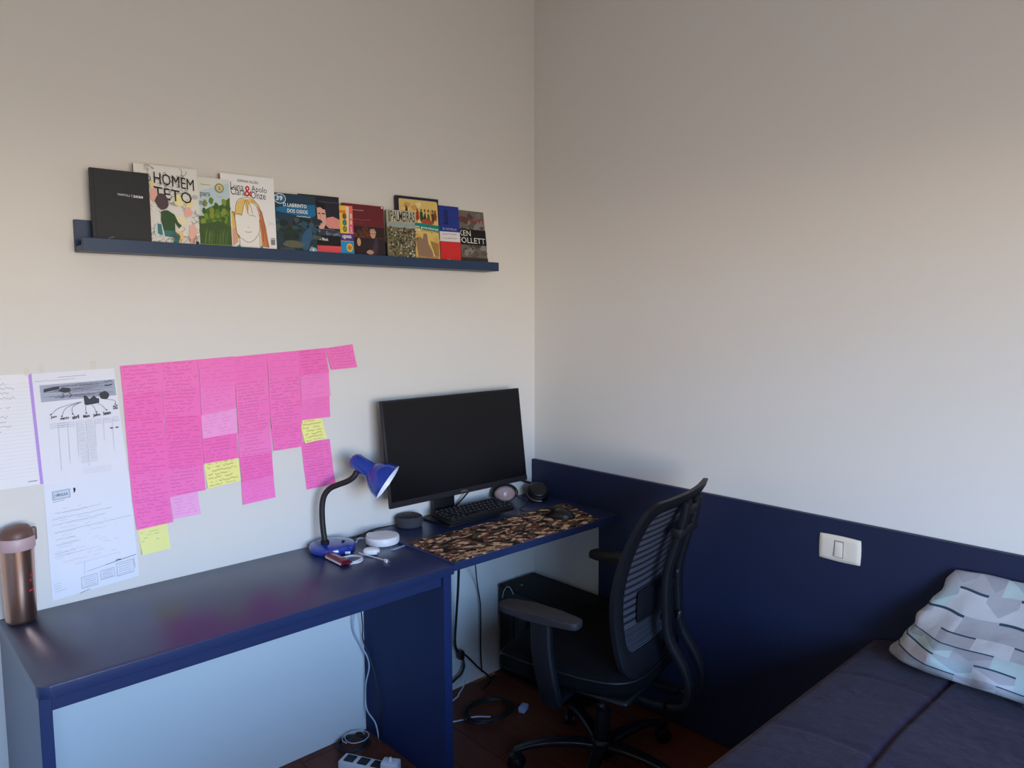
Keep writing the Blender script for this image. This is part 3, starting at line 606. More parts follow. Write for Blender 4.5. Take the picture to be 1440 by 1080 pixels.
# ------------------------------------------------------------------ desks
DZ, XL, XR, D = .75, -1.9972, -.8603, .5026
dk = thing('writing_desk', 'long navy desk with panel sides under the sticky notes', 'desk', ((XL+XR)/2, -D/2, 0)); O = dk.location.copy()
rc = .03
poly = [(XL, -.0008), (XL, -D+rc)]+[(XL+rc-rc*math.cos(math.radians(a)), -D+rc-rc*math.sin(math.radians(a))) for a in range(15, 91, 15)]+[(XR, -D), (XR, -.0008)]
obj('desktop', off(prism(poly, 'z', DZ-.028, DZ, .0012), O), M_navy, dk)
obj('side_panel', off(box(XL+.002, XL+.027, -D+.012, -.001, .0005, DZ-.0283, .001, 1), O), M_navy, dk, smooth=False)
obj('side_panel', off(box(XR-.034, XR-.003, -D+.012, -.001, .0005, DZ-.0283, .001, 1), O), M_navyshade, dk, smooth=False)
obj('apron', off(box(XL+.0273, XR-.0343, -D+.024, -D+.042, DZ-.066, DZ-.0283, .001, 1), O), M_navy, dk, smooth=False)
MZ = .758
md = thing('wall_desk', 'small navy wall-mounted desk in the corner carrying the monitor', 'desk', (-.44, -.25, MZ)); O = md.location.copy()
obj('desktop', off(box(-.8592, -.0206, -.503, -.0008, MZ-.027, MZ, .0012, 1), O), M_navy, md, smooth=False)
br = obj('bracket', off(box(-.0165, -.0035, YE-.0035, YE-.0005, .662, .728, .0008, 1), O), mat('zinc_plate', (176, 180, 196), .4, metal=.6), md)
for z in (.675, .714):
    obj('screw', off(lathe([(0, 0), (.0032, 0), (.0032, .0012), (0, .0016)], 12, M=axisM((-.010, YE-.0034, z), (0, -1, 0))), O), M_blackm, br)

# ------------------------------------------------------------------ tumbler
tb = thing('travel_tumbler', 'rose steel travel tumbler with a brown flip lid on the desk', 'tumbler', (-1.952, -.052, DZ))
M_steel = mat('rose_steel', (196, 158, 138), .28, metal=1, noise=(3, .05), bump=.02)
obj('body', lathe([(0, .0005), (.032, .0005), (.0345, .004), (.0355, .01), (.037, .09), (.0385, .19), (.0385, .198), (0, .198)], 48), M_steel, tb)
obj('collar', lathe([(0, .196), (.0405, .196), (.0425, .2), (.0425, .224), (.0405, .228), (0, .228)], 48), mat('rose_plastic', (190, 160, 162), .45), tb)
b = lathe([(.0, .226), (.0375, .226), (.0375, .232), (.036, .243), (.028, .252), (.014, .2565), (0, .2575)], 40)
for v in b.verts: v.co.z += max(0, v.co.z-.23)*v.co.x*6
ld = obj('lid', b, mat('brown_lid', (104, 74, 66), .45), tb)
obj('flip_catch', box(.034, .046, -.008, .008, .212, .246, .003), mat('brown_lid', (104, 74, 66)), tb)
for z_, a0, a1 in ((.125, -58, -44), (.112, -62, -52), (.085, -66, -46)):
    b = gridmesh(lambda u, v: (.0384*math.cos(math.radians(a0+(a1-a0)*u)), .0384*math.sin(math.radians(a0+(a1-a0)*u)), z_+.006*v), 6, 1); obj('printed_mark', b, mat('red_print', (176, 44, 56)), tb)

# ------------------------------------------------------------------ desk lamp
LB = Vector((-1.062, -.088, DZ)); lp = thing('desk_lamp', 'glossy blue desk lamp with a black gooseneck', 'lamp', LB)
M_lblue = mat('blue_enamel', (16, 54, 150), .16, spec=.6, coat=.4)
obj('base', lathe([(0, 0.0005), (.074, .0005), (.077, .004), (.077, .015), (.074, .022), (.062, .027), (.03, .03), (0, .0305)], 48), M_lblue, lp)
ld0 = depth(LB+Vector((0, 0, .2)))
def lpx(x, y, dd=0): return pix(x, y, ld0+dd)-LB
neck = [Vector((-.028, -.002, .027)), lpx(453.5, 735), lpx(453, 712), lpx(456, 697), lpx(464, 687), lpx(476, 681.5), lpx(488, 677), lpx(497, 671), lpx(502.5, 662, .004)]
obj('gooseneck', sweep(catmull(neck, 8), circ(.0098, 14)), mat('gooseneck_black', (22, 20, 22), .55, bump=.5, bscale=260), lp)
obj('neck_socket', lathe([(.0, 0), (.0145, 0), (.0145, .01), (.011, .014), (0, .014)], 20, M=Matrix.Translation((-.028, -.002, .027))), M_blackm, lp)
sb = box(-.006, .006, -.0045, .0045, 0, .007, .0015); sb.transform(Matrix.Translation((.025, -.03, .0265)) @ Matrix.Rotation(.7, 4, 'Z')); obj('switch', sb, M_blackm, lp)
ax = (RT*.836-UP*.548-FW*.05).normalized()
mouth = lpx(545.5, 678.5, -.012); L0 = .150
M1 = axisM(mouth-ax*L0, ax)
obj('shade', lathe([(0, 0), (.012, .001), (.021, .006), (.027, .018), (.028, .075), (.030, .082), (.038, .088), (.050, .103), (.060, .124), (.0665, L0), (.0655, L0), (.059, .1245), (.049, .104), (.030, .09), (0, .088)], 48, M=M1), M_lblue, lp)
obj('shade_lining', lathe([(0, .0895), (.029, .0912), (.0485, .1045), (.0583, .125), (.0650, L0-.0006), (.0646, L0-.0006), (.0575, .1255), (.0478, .1055), (.028, .0925), (0, .0905)], 40, M=M1), mat('white_enamel', (236, 238, 244), .4), lp)
obj('bulb', lathe([(0, .09), (.012, .0905), (.013, .10), (.022, .115), (.024, .125), (.018, .138), (0, .144)], 24, M=M1), mat('bulb_white', (240, 240, 238), .3), lp)

# ------------------------------------------------------------------ small things on the writing desk
def onz(x, y, z): return hit(x, y, 2, z)
# wrapped candy bar
a = onz(461, 783, DZ); c = onz(490, 797.5, DZ); ct = (a+c)/2; d = (c-a); ln = d.length*.92; rz = math.atan2(d.y, d.x)
cb = thing('candy_bar', 'small candy bar in a shiny dark red and white wrapper', 'candy', (ct.x, ct.y, DZ), (0, 0, rz))
def wrap(u, v):
    x = (u-.5)*ln; e = 1-abs(u-.5)*2; th = .0085*min(1, e*5)+.0008; ph = v*2*math.pi; w2 = .0165+.0025*(e < .12)
    cc, ss = math.cos(ph), math.sin(ph); q = lambda t: math.copysign(abs(t)**.55, t)
    return (x, q(cc)*w2, .0094+q(ss)*th+.0006*math.sin(u*70+v*9)*(e > .1)-.0004)
M_wr = mat('red_foil', (112, 16, 42), .22, metal=.35); b = gridmesh(wrap, 40, 20); bmesh.ops.remove_doubles(b, verts=b.verts, dist=1e-5); obj('wrapper', b, M_wr, cb)
A = Art(lambda u, v: (u, v), 0.)
for q in range(6): A.poly([(-.026+.009*q, -.006), (-.020+.009*q, -.006+.003*(q % 2)), (-.019+.009*q, .006), (-.025+.009*q, .004+.002*(q % 2))], (206, 196, 214))
o = A.build('lettering', cb); o.rotation_euler = (-math.pi/2+0, 0, 0); o.location = (0, 0, .0192)
b = box(-ln*.42, ln*.40, -.0172, -.0164, .004, .011); obj('white_band', b, mat('white_foil', (226, 222, 228), .3), cb)
# coiled white cable and its plug
cc = onz(494, 787, DZ+.006); pts = []
for i in range(46):
    t = i/15*2*math.pi*1.0; r = .036+.002*math.sin(t*2.3); pts.append(Vector((cc.x+r*math.cos(t+2)*1.0, cc.y+r*.92*math.sin(t+2), DZ+.0035+.0062*(i/45)+.0015*math.sin(t*1.7))))
e1 = onz(520, 780, DZ+.004); e2 = onz(532, 785, DZ+.003); e3 = onz(541, 788, DZ+.005)
tail = [onz(505, 777, DZ+.008), onz(512, 780, DZ+.004), e2, e3]
uc = thing('usb_cable', 'coiled white charging cable with a plug lying beside the candy bar', 'cable', (cc.x, cc.y, DZ))
b = tube(pts, .0021, 8, 3); obj('cord', off(b, uc.location), M_cable_w, uc); b = tube(tail, .0019, 8, 6); obj('cord_tail', off(b, uc.location), M_cable_w, uc)
dv = (e3-e2); dv.z = 0; dv.normalize()
b = box(-.009, .009, -.0055, .0055, -.0033, .0035, .0018); b.transform(axisM(e3+dv*.008, dv) @ Matrix.Rotation(math.pi/2, 4, 'Y')); obj('plug', off(b, uc.location), M_white, uc)
b = box(-.006, .006, -.004, .004, -.0016, .0016, .0005); b.transform(axisM(e3+dv*.022, dv) @ Matrix.Rotation(math.pi/2, 4, 'Y')); obj('plug_tip', off(b, uc.location), M_chrome, uc)
tie = onz(489, 778, DZ+.006); b = box(-.009, .009, -.004, .004, -.002, .006, .0015); b.transform(Matrix.Translation(tie) @ Matrix.Rotation(-.5, 4, 'Z')); obj('cable_tie', off(b, uc.location), M_white, uc)
# earbud case
ec = onz(522.5, 780, DZ); cs = thing('earbud_case', 'white pebble-shaped earbud case in front of the round router', 'case', (ec.x, ec.y, DZ), (0, 0, -.72))
b = bmesh.new(); bmesh.ops.create_uvsphere(b, u_segments=28, v_segments=16, radius=1)
for v in b.verts:
    q = lambda t, p: math.copysign(abs(t)**p, t); v.co = Vector((q(v.co.x, .8)*.028, q(v.co.y, .8)*.02, .0125+q(v.co.z, .75)*.012))
obj('shell', b, M_white, cs); obj('port', lathe([(0, 0), (.003, 0), (.003, .001), (0, .001)], 14, M=axisM((.0225, -.0125, .010), (.7, -.7, .1))), M_blackm, cs); obj('hinge', box(-.009, .009, .0150, .0205, .014, .0205, .0015), mat('dark_hinge', (70, 70, 76), .4), cs)
# round router
rt = onz(539.5, 764, DZ); rr = .0585
ro = thing('wifi_router', 'white round disc-shaped wifi router with a swirl-cut top', 'router', (rt.x, rt.y+.006, DZ), (0, 0, .6))
obj('body', lathe([(0, .0005), (rr-.006, .0005), (rr-.001, .004), (rr, .010), (rr, .024), (rr-.003, .0285), (rr-.008, .030), (0, .030)], 56), M_white, ro)
def swirl(u, v):
    a = 1.2+u*2.2; r = .010+(rr-.012)*v; return (r*math.cos(a), r*math.sin(a), .0303+.0035*math.sin(u*math.pi)*v*(1-u)*1.6)
b = gridmesh(swirl, 24, 10); obj('swirl_ridge', b, M_white, ro); obj('status_light', lathe([(0, .0302), (.0022, .0302), (.0018, .0309), (0, .031)], 12), mat('led_off', (190, 200, 196), .3), ro)
# smart speaker puck
pk = thing('smart_speaker', 'charcoal fabric-sided round smart speaker by the wall', 'speaker', (-.722, -.058, MZ))
obj('fabric_body', lathe([(0, .0005), (.043, .0005), (.049, .005), (.0505, .012), (.0505, .031), (.049, .037), (.045, .0405), (0, .0405)], 48), mat('charcoal_fabric', (56, 57, 66), .9, bump=.5, bscale=1400, noise=(300, .25)), pk)
obj('top_plate', lathe([(0, .0405), (.042, .0407), (.0435, .0418), (.041, .0428), (0, .0428)], 48), mat('charcoal_top', (34, 34, 40), .6), pk)
for q in range(4):
    an = q*math.pi/2+.4; obj('button', lathe([(0, .0428), (.004, .0428), (.0034, .0434), (0, .0435)], 12, M=Matrix.Translation((.027*math.cos(an), .027*math.sin(an), 0))), M_blackm, pk)
# cables lying at the back of the desk
def cable(name, pts, r, m, label, sub=6, group=None, n=8):
    p0 = Vector(pts[0]); b = tube([Vector(p) for p in pts], r, n, sub); o = obj(name, off(b, p0), m); o.location = p0; return tag(o, label, 'cable', group)
cable('speaker_cable', [(-.768, -.045, MZ+.012), (-.80, -.03, MZ+.008), (-.86, -.025, MZ+.006), (-.92, -.03, DZ+.005), (-.955, -.03, DZ+.004), (-.968, -.02, DZ+.006), (-.97, -.008, DZ+.003)], .0022, M_cable_b, 'thin black cable from the round speaker along the wall')
cable('router_cable', [(rt.x-.03, rt.y+.05, DZ+.012), (rt.x-.055, rt.y+.075, DZ+.012), (rt.x-.075, rt.y+.06, DZ+.006), (rt.x-.085, rt.y+.085, DZ+.004)], .003, mat('grey_cable', (170, 172, 180), .5), 'short grey cable plugged into the back of the white router')
fp0, fp1 = onz(552, 774, DZ+.001), onz(575, 764.5, DZ+.001)
b = box(0, (fp1-fp0).length, -.006, .006, 0, .0016, .0006); b.transform(Matrix.Translation(fp0) @ Matrix.Rotation(math.atan2(fp1.y-fp0.y, fp1.x-fp0.x), 4, 'Z')); o = obj('flat_connector', off(b, fp0), mat('clear_grey_plastic', (150, 164, 196), .25)); o.location = fp0
tag(o, 'flat pale translucent plastic strip between the router and the mouse pad', 'connector')

# ------------------------------------------------------------------ mouse pad
k = NT('camouflage_cloth'); tcn = k.n('ShaderNodeTexCoord'); mp = k.n('ShaderNodeMapping'); mp.inputs['Scale'].default_value = (1, 1.5, 1); k.l(tcn.outputs['Object'], mp.inputs[0])
def camo(off_, sc, thr):
    va = k.n('ShaderNodeVectorMath', operation='ADD'); va.inputs[1].default_value = off_; k.l(mp.outputs[0], va.inputs[0]); return k.math('GREATER_THAN', k.noise(va.outputs[0], sc, 1.5), thr)
c = k.mix(camo((0, 0, 0), 24, .47), s2l((218, 180, 142)), s2l((112, 74, 60))); c = k.mix(camo((5, 3, 1), 26, .60), c, s2l((66, 72, 52))); c = k.mix(camo((9, 1, 7), 27, .55), c, s2l((36, 29, 29)))
k.l(c, k.b.inputs['Base Color']); k.b.inputs['Roughness'].default_value = .9; k.b.inputs['Specular IOR Level'].default_value = .2
mpd = thing('mouse_pad', 'long camouflage-patterned mouse pad covering the front of the small desk', 'mouse pad', (-.488, -.36, MZ), (0, 0, 0))
pa, pb, pc_, pd = onz(574, 764, MZ), onz(641.5, 792.3, MZ), onz(855, 734.5, MZ), onz(795, 708.5, MZ)
pb.y = max(pb.y, -.5015); pc_.y = -.5005; pc_.x = min(pc_.x, -.13)
pts = []
for P, Q, R_ in ((pa, pb, pc_), (pb, pc_, pd), (pc_, pd, pa), (pd, pa, pb)):
    a1 = (P-Q).normalized()*.012; a2 = (R_-Q).normalized()*.012
    for t in (0, .25, .5, .75, 1): v = Q+a1*(1-t)**2+a2*t*t; pts.append((v.x-mpd.location.x, v.y-mpd.location.y))
obj('cloth', prism(pts, 'z', .0004, .0030), k.m, mpd, smooth=False)
ex = (pc_-pb).normalized(); ey = Vector((-ex.y, ex.x, 0))
A = Art(lambda u, v: ((pb+ex*u+ey*v).x-mpd.location.x, (pb+ex*u+ey*v).y-mpd.location.y), 0.)
tan = (214, 180, 140)
for q in range(26): A.poly([(.012+.0085*q, .006), (.017+.0085*q, .006), (.020+.0085*q, .013), (.015+.0085*q, .013)], tan)
for q in range(7): A.poly([(.016+.0095*q, .021), (.021+.0095*q, .021), (.023+.0095*q, .036+.003*(q % 2)), (.018+.0095*q, .034)], tan)
A.line([(.10+.016*math.cos(t*.4), .031+.010*math.sin(t*.4)) for t in range(17)], .003, tan); A.ell(.10, .031, .006, .004, (196, 120, 80))
for q in range(9): A.poly([(.125+.0085*q, .021), (.130+.0085*q, .021), (.132+.0085*q, .036), (.127+.0085*q, .036-.004*(q % 2))], tan)
me_o = A.build('printed_logo', mpd)
for v in me_o.data.vertices: v.co = Vector((v.co.x, v.co.z, .0030-v.co.y))

# ------------------------------------------------------------------ monitor
tlw, trw = hit(535, 565, 1, -.10), hit(729, 545, 1, -.10); blw, brw = hit(549.5, 715.8, 1, -.15), hit(741.5, 675, 1, -.15)
mw = ((trw-tlw).length+(brw-blw).length)/2; mb = (blw+brw)/2; mt = (tlw+trw)/2; tilt = math.atan2(mt.y-mb.y, mt.z-mb.z); mh = (mt-mb).length
mo = thing('monitor', 'large black computer monitor, switched off, on the small desk', 'monitor', (mb.x-.06, -.075, MZ))
O = mo.location.copy(); Mm = Matrix.Translation(mb-O) @ Matrix.Rotation(-tilt, 4, 'X')
def tf(b, M_): b.transform(M_); return b
M_bez = mat('monitor_shell', (19, 18, 23), .5, spec=.4)
bz = obj('housing', tf(box(-mw/2, mw/2, .0005, .014, 0, mh, .0015, 2), Mm), M_bez, mo)
b = box(-mw/2+.03, mw/2-.03, .0142, .042, .05, mh-.04, .012, 3); obj('rear_cover', tf(b, Mm), M_bez, mo)
obj('screen', tf(box(-mw/2+.007, mw/2-.007, -.0001, .0004, .022, mh-.007), Mm), mat('dark_screen', (11, 10, 15), .28, spec=.33), mo, smooth=False)
obj('lower_bezel', tf(box(-mw/2+.0005, mw/2-.0005, -.0022, .0004, .001, .0205, .0008, 1), Mm), mat('bezel_black', (27, 25, 31), .42), mo)
b = fit_text('DELL', -.017, .017, .007, .0145, -.0024, .02); obj('logo', tf(b, Mm), mat('logo_silver', (150, 148, 152), .3, metal=.6), mo, smooth=False)
nx0, nx1 = hit(612, 703, 1, -.062).x, hit(641.5, 700, 1, -.062).x
xc = (nx0+nx1)/2-O.x
b = box(xc-.048, xc+.048, .018, .040, .008, .26, .003); obj('stand_neck', b, M_bez, mo)
obj('neck_mount', box(xc-.035, xc+.035, -.035, .0175, .20, .27, .006), M_bez, mo)
obj('stand_base', box(xc-.085, xc+.165, -.115, .052, .0005, .0085, .003, 2), M_bez, mo)
cable('monitor_cable', [(xc+O.x+.18, -.04, .93), (xc+O.x+.165, -.035, .86), (xc+O.x+.10, -.03, .80), (xc+O.x+.06, -.022, .775), (xc+O.x+.02, -.009, MZ+.006)], .0034, M_cable_b, 'thick black cable drooping behind the monitor towards the desk')

# ------------------------------------------------------------------ keyboard
kx0, kx1, ky0, ky1 = -.637, -.312, -.200, -.078
kb = thing('keyboard', 'compact black keyboard with pale key legends below the monitor', 'keyboard', ((kx0+kx1)/2, ky0, MZ+.0092), (math.radians(6.5), 0, .012))
kw, kd_ = kx1-kx0, ky1-ky0
obj('case', box(-kw/2, kw/2, 0, kd_, .001, .016, .003, 2), M_black, kb)
obj('key_plate', box(-kw/2+.008, kw/2-.008, .007, kd_-.007, .0160, .0168), M_blackm, kb, smooth=False)
for sx in (-1, 1): obj('foot', box(sx*(kw/2-.03)-.012, sx*(kw/2-.03)+.012, kd_-.02, kd_-.012, -.008, .001, .001, 1), M_blackm, kb)
def keymesh(w_):
    b = bmesh.new(); d0 = .0158; A_ = [b.verts.new((sx*w_/2, sy*d0/2, 0)) for sx, sy in ((-1, -1), (1, -1), (1, 1), (-1, 1))]
    B_ = [b.verts.new((sx*(w_/2-.0022), sy*(d0/2-.0022)+.0006, .0085)) for sx, sy in ((-1, -1), (1, -1), (1, 1), (-1, 1))]
    b.faces.new(B_)
    for i in range(4): b.faces.new((A_[i], A_[(i+1) % 4], B_[(i+1) % 4], B_[i]))
    me = bpy.data.meshes.new('key'); b.to_mesh(me); b.free(); me.materials.append(mat('keycap', (24, 24, 28), .4)); return me
def legmesh():
    b = bmesh.new(); vs = [b.verts.new(p) for p in ((-.0035, -.0005, .0087), (-.0005, -.0005, .0087), (-.0005, .0042, .0087), (-.0035, .0042, .0087))]; b.faces.new(vs)
    me = bpy.data.meshes.new('legend'); b.to_mesh(me); b.free(); me.materials.append(mat('key_legend', (205, 205, 215), .5)); return me
lg = legmesh(); kmc = {}
rows = [[1]*15, [1.5]+[1]*12+[1.5], [1.8]+[1]*11+[2.2], [2.3]+[1]*10+[1.7, 1], [1.25, 1.25, 1.25, 5.25]+[1.0]*6]
for r, ws in enumerate(rows):
    un = (kw-.018)/sum(ws); x = -kw/2+.009
    for q, wk in enumerate(ws):
        wm = round(un*wk-.0015, 4)
        if wm not in kmc: kmc[wm] = keymesh(wm)
        o = bpy.data.objects.new('key', kmc[wm]); link(o, kb); o.location = (x+un*wk/2, kd_-.018-r*.0228, .0168)
        if wk < 2.3:
            g = bpy.data.objects.new('legend', lg); link(g, o)
        x += un*wk
# ------------------------------------------------------------------ mouse
mc = onz(787, 727, MZ+.003); ms = thing('computer_mouse', 'black computer mouse on the camouflage pad', 'mouse', (mc.x, mc.y, MZ+.0032), (0, 0, .50))
def mouse(u, v):
    y = (u-.5)*.128; ph = v*math.pi; e = math.sin(u*math.pi)**.45; w2 = (.031+.004*math.cos((u-.3)*5))*e; hgt = (.036-.013*(u-.38)**2*4)*e
    return (-math.cos(ph)*w2, y, max(0, math.sin(ph))**.8*hgt)
b = gridmesh(mouse, 28, 18); bmesh.ops.remove_doubles(b, verts=b.verts, dist=1e-5); obj('shell', b, mat('mouse_black', (14, 14, 17), .35, spec=.5), ms)
obj('scroll_wheel', lathe([(0, -.0035), (.009, -.0035), (.0105, 0), (.009, .0035), (0, .0035)], 20, M=axisM((0, .030, .0285), (1, 0, 0))), M_black, ms)
obj('button_seam', box(-.0006, .0006, .012, .05, .0262, .0352), mat('seam_black', (6, 6, 7), .8), ms)
cable('mouse_cable', [(mc.x+.02, mc.y+.060, MZ+.010), (mc.x-.01, mc.y+.115, MZ+.005), (mc.x-.05, mc.y+.155, MZ+.006), (mc.x-.02, mc.y+.20, MZ+.004), (mc.x+.06, mc.y+.24, MZ+.004), (mc.x+.10, -.02, MZ+.004)], .0017, M_cable_b, 'thin black mouse cable running to the back of the small desk')
# ------------------------------------------------------------------ headphones
hp = thing('headphones', 'black over-ear headphones with rose-coloured ear cups behind the keyboard', 'headphones', (-.20, -.12, MZ)); O = hp.location.copy()
c1 = hit(709.5, 694, 1, -.058)-O; c2 = hit(757, 697, 1, -.12)-O; c2.z = .036
n1 = Vector((-.55, -.82, .15)).normalized(); n2 = Vector((-.35, -.45, .80)).normalized()
M_rose = mat('rose_cup', (168, 132, 128), .55); M_cush = mat('cushion', (18, 18, 20), .85, bump=.2)
for ci, (c_, n_) in enumerate(((c1, n1), (c2, n2))):
    Mx = axisM(c_, n_) @ Matrix.Diagonal(((1.38, 1.0, 1.1, 1) if ci == 0 else (1.3, 1.3, 1.2, 1))); cu = obj('ear_cup', lathe([(0, -.012), (.030, -.012), (.035, -.008), (.036, .004), (.032, .010), (0, .010)], 32, M=Mx), M_black, hp)
    obj('cushion', lathe([(.018, -.012), (.021, -.022), (.029, -.027), (.037, -.023), (.0385, -.016), (.036, -.011)], 32, M=Mx), M_cush, cu)
    obj('cup_plate', lathe([(0, .0102), (.029, .0102), (.030, .0125), (.026, .0165), (.012, .018), (0, .018)], 32, M=Mx), M_rose if ci == 0 else M_black, cu)
    if ci == 0:
        A = Art(lambda u, v: (u, v)); A.poly([(-.003, -.013), (.004, -.006), (.006, .006), (.002, .001)], (235, 232, 232)); A.poly([(-.006, -.008), (.0, -.002), (-.001, .012), (-.006, .002)], (235, 232, 232)); A.poly([(.004, .004), (.008, .0), (.005, .013)], (235, 232, 232))
        o = A.build('cup_logo', cu)
        for v in o.data.vertices: v.co = axisM(c_, n_) @ Vector((v.co.x, v.co.z, .0206))
    yk = [Mx @ Vector((.040*math.cos(t), .040*math.sin(t), 0)) for t in [math.radians(a_) for a_ in range(-20 if ci == 0 else 60, 201 if ci == 0 else 281, 20)]]
    obj('yoke', sweep(catmull(yk, 3), rrect(.008, .004, .0015, 2)), mat('gunmetal', (96, 84, 88), .35, metal=.7), hp)
arc = [c1+Vector((.0, .020, .042)), c1+Vector((.055, .045, .048)), c1+Vector((.12, .055, .035)), c2+Vector((.045, .055, .012)), c2+Vector((.04, .02, .012))]
obj('headband', sweep(catmull(arc, 8), rrect(.026, .010, .004, 3)), M_cush, hp)
cable('headphone_cable', [O+c1+Vector((-.012, .0, -.034)), (O.x-.07, -.055, MZ+.004), (O.x-.02, -.03, MZ+.004), (O.x+.05, -.015, MZ+.004)], .0022, M_cable_b, 'black headphone cable lying by the wall on the small desk')

# ------------------------------------------------------------------ computer tower under the small desk
tw = thing('computer_tower', 'black computer tower standing in the corner under the small desk', 'computer', (-.135, -.26, 0)); O = tw.location.copy()
TX0, TX1, TY0, TY1, TZ = -.243, -.035, -.49, -.03, .400
M_tow = mat('tower_black', (9, 9, 11), .45, spec=.4)
obj('case', off(box(TX0, TX1, TY0, TY1, .018, TZ-.012, .003), O), M_tow, tw)
obj('top_panel', off(box(TX0-.001, TX1+.001, TY0-.001, TY1+.001, TZ-.0118, TZ, .003), O), M_blackm, tw)
for x in (TX0+.03, TX1-.03):
    for y in (TY0+.05, TY1-.05): obj('foot', off(lathe([(0, 0.0005), (.014, .0005), (.016, .0176), (0, .0176)], 16, M=Matrix.Translation((x, y, 0))), O), M_blackm, tw)
obj('side_window', off(box(TX0-.003, TX0-.0002, TY0+.06, TY1-.06, .06, TZ-.06, .001, 1), O), mat('smoked_glass', (12, 14, 16), .08, spec=.6), tw)
obj('top_button', off(box(-.19, -.182, -.115, -.103, TZ, TZ+.003, .001), O), mat('button_grey', (120, 116, 116), .4), tw)
obj('front_panel', off(box(TX0+.004, TX1-.004, TY0-.008, TY0-.0002, .02, TZ-.014, .003), O), M_tow, tw)
ap = [hit(x, y, 0, TX0-.004) for x, y in ((706.5, 841), (708, 833), (711, 827), (714, 825), (717, 826.5), (720, 831), (722, 836))]
obj('white_arch_mark', off(tube(ap, .0012, 6, 5), O), mat('mint_white', (196, 214, 214), .4), tw)

# ------------------------------------------------------------------ office chair
CX, CY, CA = -.44, -.77, math.radians(13)
ch = thing('office_chair', 'black mesh-backed office chair with armrests pulled up to the small desk', 'chair', (CX, CY, 0), (0, 0, CA))
def cloc(P): P = Vector(P)-Vector((CX, CY, 0)); c_, s_ = math.cos(-CA), math.sin(-CA); return Vector((P.x*c_-P.y*s_, P.x*s_+P.y*c_, P.z))
# seat
def seat(u, v):
    ph = v*2*math.pi; q = lambda t, p: math.copysign(abs(t)**p, t)
    # rounded slab: u goes from the bottom centre over the rim to the top centre
    t = u; rr_ = [0, .96, 1.0, 1.0, .96, .5, 0][min(6, int(t*6))]; k0 = int(min(5.999, t*6)); f = t*6-k0
    R = [0, .93, 1.0, 1.0, .95, .55, 0]; Zs = [.395, .395, .410, .448, .463, .470, .466]
    r = R[k0]*(1-f)+R[k0+1]*f; z = Zs[k0]*(1-f)+Zs[k0+1]*f
    x = q(math.cos(ph), .45)*.258*r; y = q(math.sin(ph), .45)*.255*r+.045
    if y > .2: z -= (y-.2)**2*4.0
    x *= 1-.06*max(0, -y)/.2
    return (x, y, z)
b = gridmesh(seat, 24, 56); bmesh.ops.remove_doubles(b, verts=b.verts, dist=1e-4); st = obj('seat', b, M_fabric, ch, sharp=60)
pp = [Vector((math.copysign(abs(math.cos(a_))**.45, math.cos(a_))*.2595, math.copysign(abs(math.sin(a_))**.45, math.sin(a_))*.2565+.045, 0)) for a_ in [i*math.pi/30 for i in range(60)]]
for p in pp: p.z = .4485-(max(0, p.y-.2)**2*4.0); p.x *= 1-.06*max(0, -p.y)/.2
obj('seat_piping', sweep(pp, circ(.0035, 6), closed=True), M_chair, st)
obj('seat_pan', box(-.22, .22, -.19, .27, .372, .3945, .012, 3), M_chair, ch)
obj('tilt_mechanism', box(-.085, .085, -.16, .12, .315, .3715, .015, 3), M_chair, ch)
lv = obj('height_lever', tube([(-.08, .03, .345), (-.16, .035, .345), (-.24, .04, .34)], .005, 8), M_chair, ch); obj('lever_paddle', box(-.275, -.235, .028, .052, .336, .344, .003), M_chair, lv)
# backrest
def bcurve(z):
    t = (z-.45)/.56; return -.200+.25*t*(1-t)*1.05-.075*t-.02*t*t
def bpt(a_, z, o_=0): return Vector((a_, bcurve(z)+.55*a_*a_+o_, z))
Z0, Z1, HW = .452, 1.010, .232
def rim(w_, z0, z1, r_, n_=10):
    o = []
    for cx_, cz, a0 in ((w_-r_, z1-r_, 0), (-w_+r_, z1-r_, 90), (-w_+r_, z0+r_, 180), (w_-r_, z0+r_, 270)):
        for i in range(5): t = math.radians(a0+22.5*i); o.append((cx_+r_*math.cos(t), cz+r_*math.sin(t)))
    o2 = []
    for i in range(len(o)):
        A_, B_ = o[i], o[(i+1) % len(o)]; dl = math.hypot(A_[0]-B_[0], A_[1]-B_[1]); m_ = max(1, int(dl/.03))
        for j in range(m_): o2.append((A_[0]+(B_[0]-A_[0])*j/m_, A_[1]+(B_[1]-A_[1])*j/m_))
    return o2
def taper(x, z): return x*(.90+.10*min(1, (z-Z0)/.25))
outer = rim(HW, Z0, Z1, .045); N_ = len(outer)
# inner outline, pulled in by the band widths
def inner_pt(x, z):
    sx = (HW-.044)/HW; z2 = Z0+.068+(z-Z0)/(Z1-Z0)*(Z1-.040-Z0-.068); return (x*sx, z2)
b = bmesh.new(); ring = []
for x, z in outer:
    xi, zi = inner_pt(x, z); x1, xi = taper(x, z), taper(xi, zi); dirx, dirz = (xi-x1), (zi-z)
    mx_, mz = x1+dirx*.5, z+dirz*.5
    sec = [bpt(x1, z, .008), bpt(x1, z, -.008), bpt(mx_, mz, -.0155), bpt(xi, zi, -.008), bpt(xi, zi, .008), bpt(mx_, mz, .0125)]
    ring.append([b.verts.new(p) for p in sec])
for i in range(N_):
    r0, r1 = ring[i], ring[(i+1) % N_]
    for j in range(6): b.faces.new((r0[j], r0[(j+1) % 6], r1[(j+1) % 6], r1[j]))
bf = obj('back_frame', b, M_chair, ch, sharp=50)
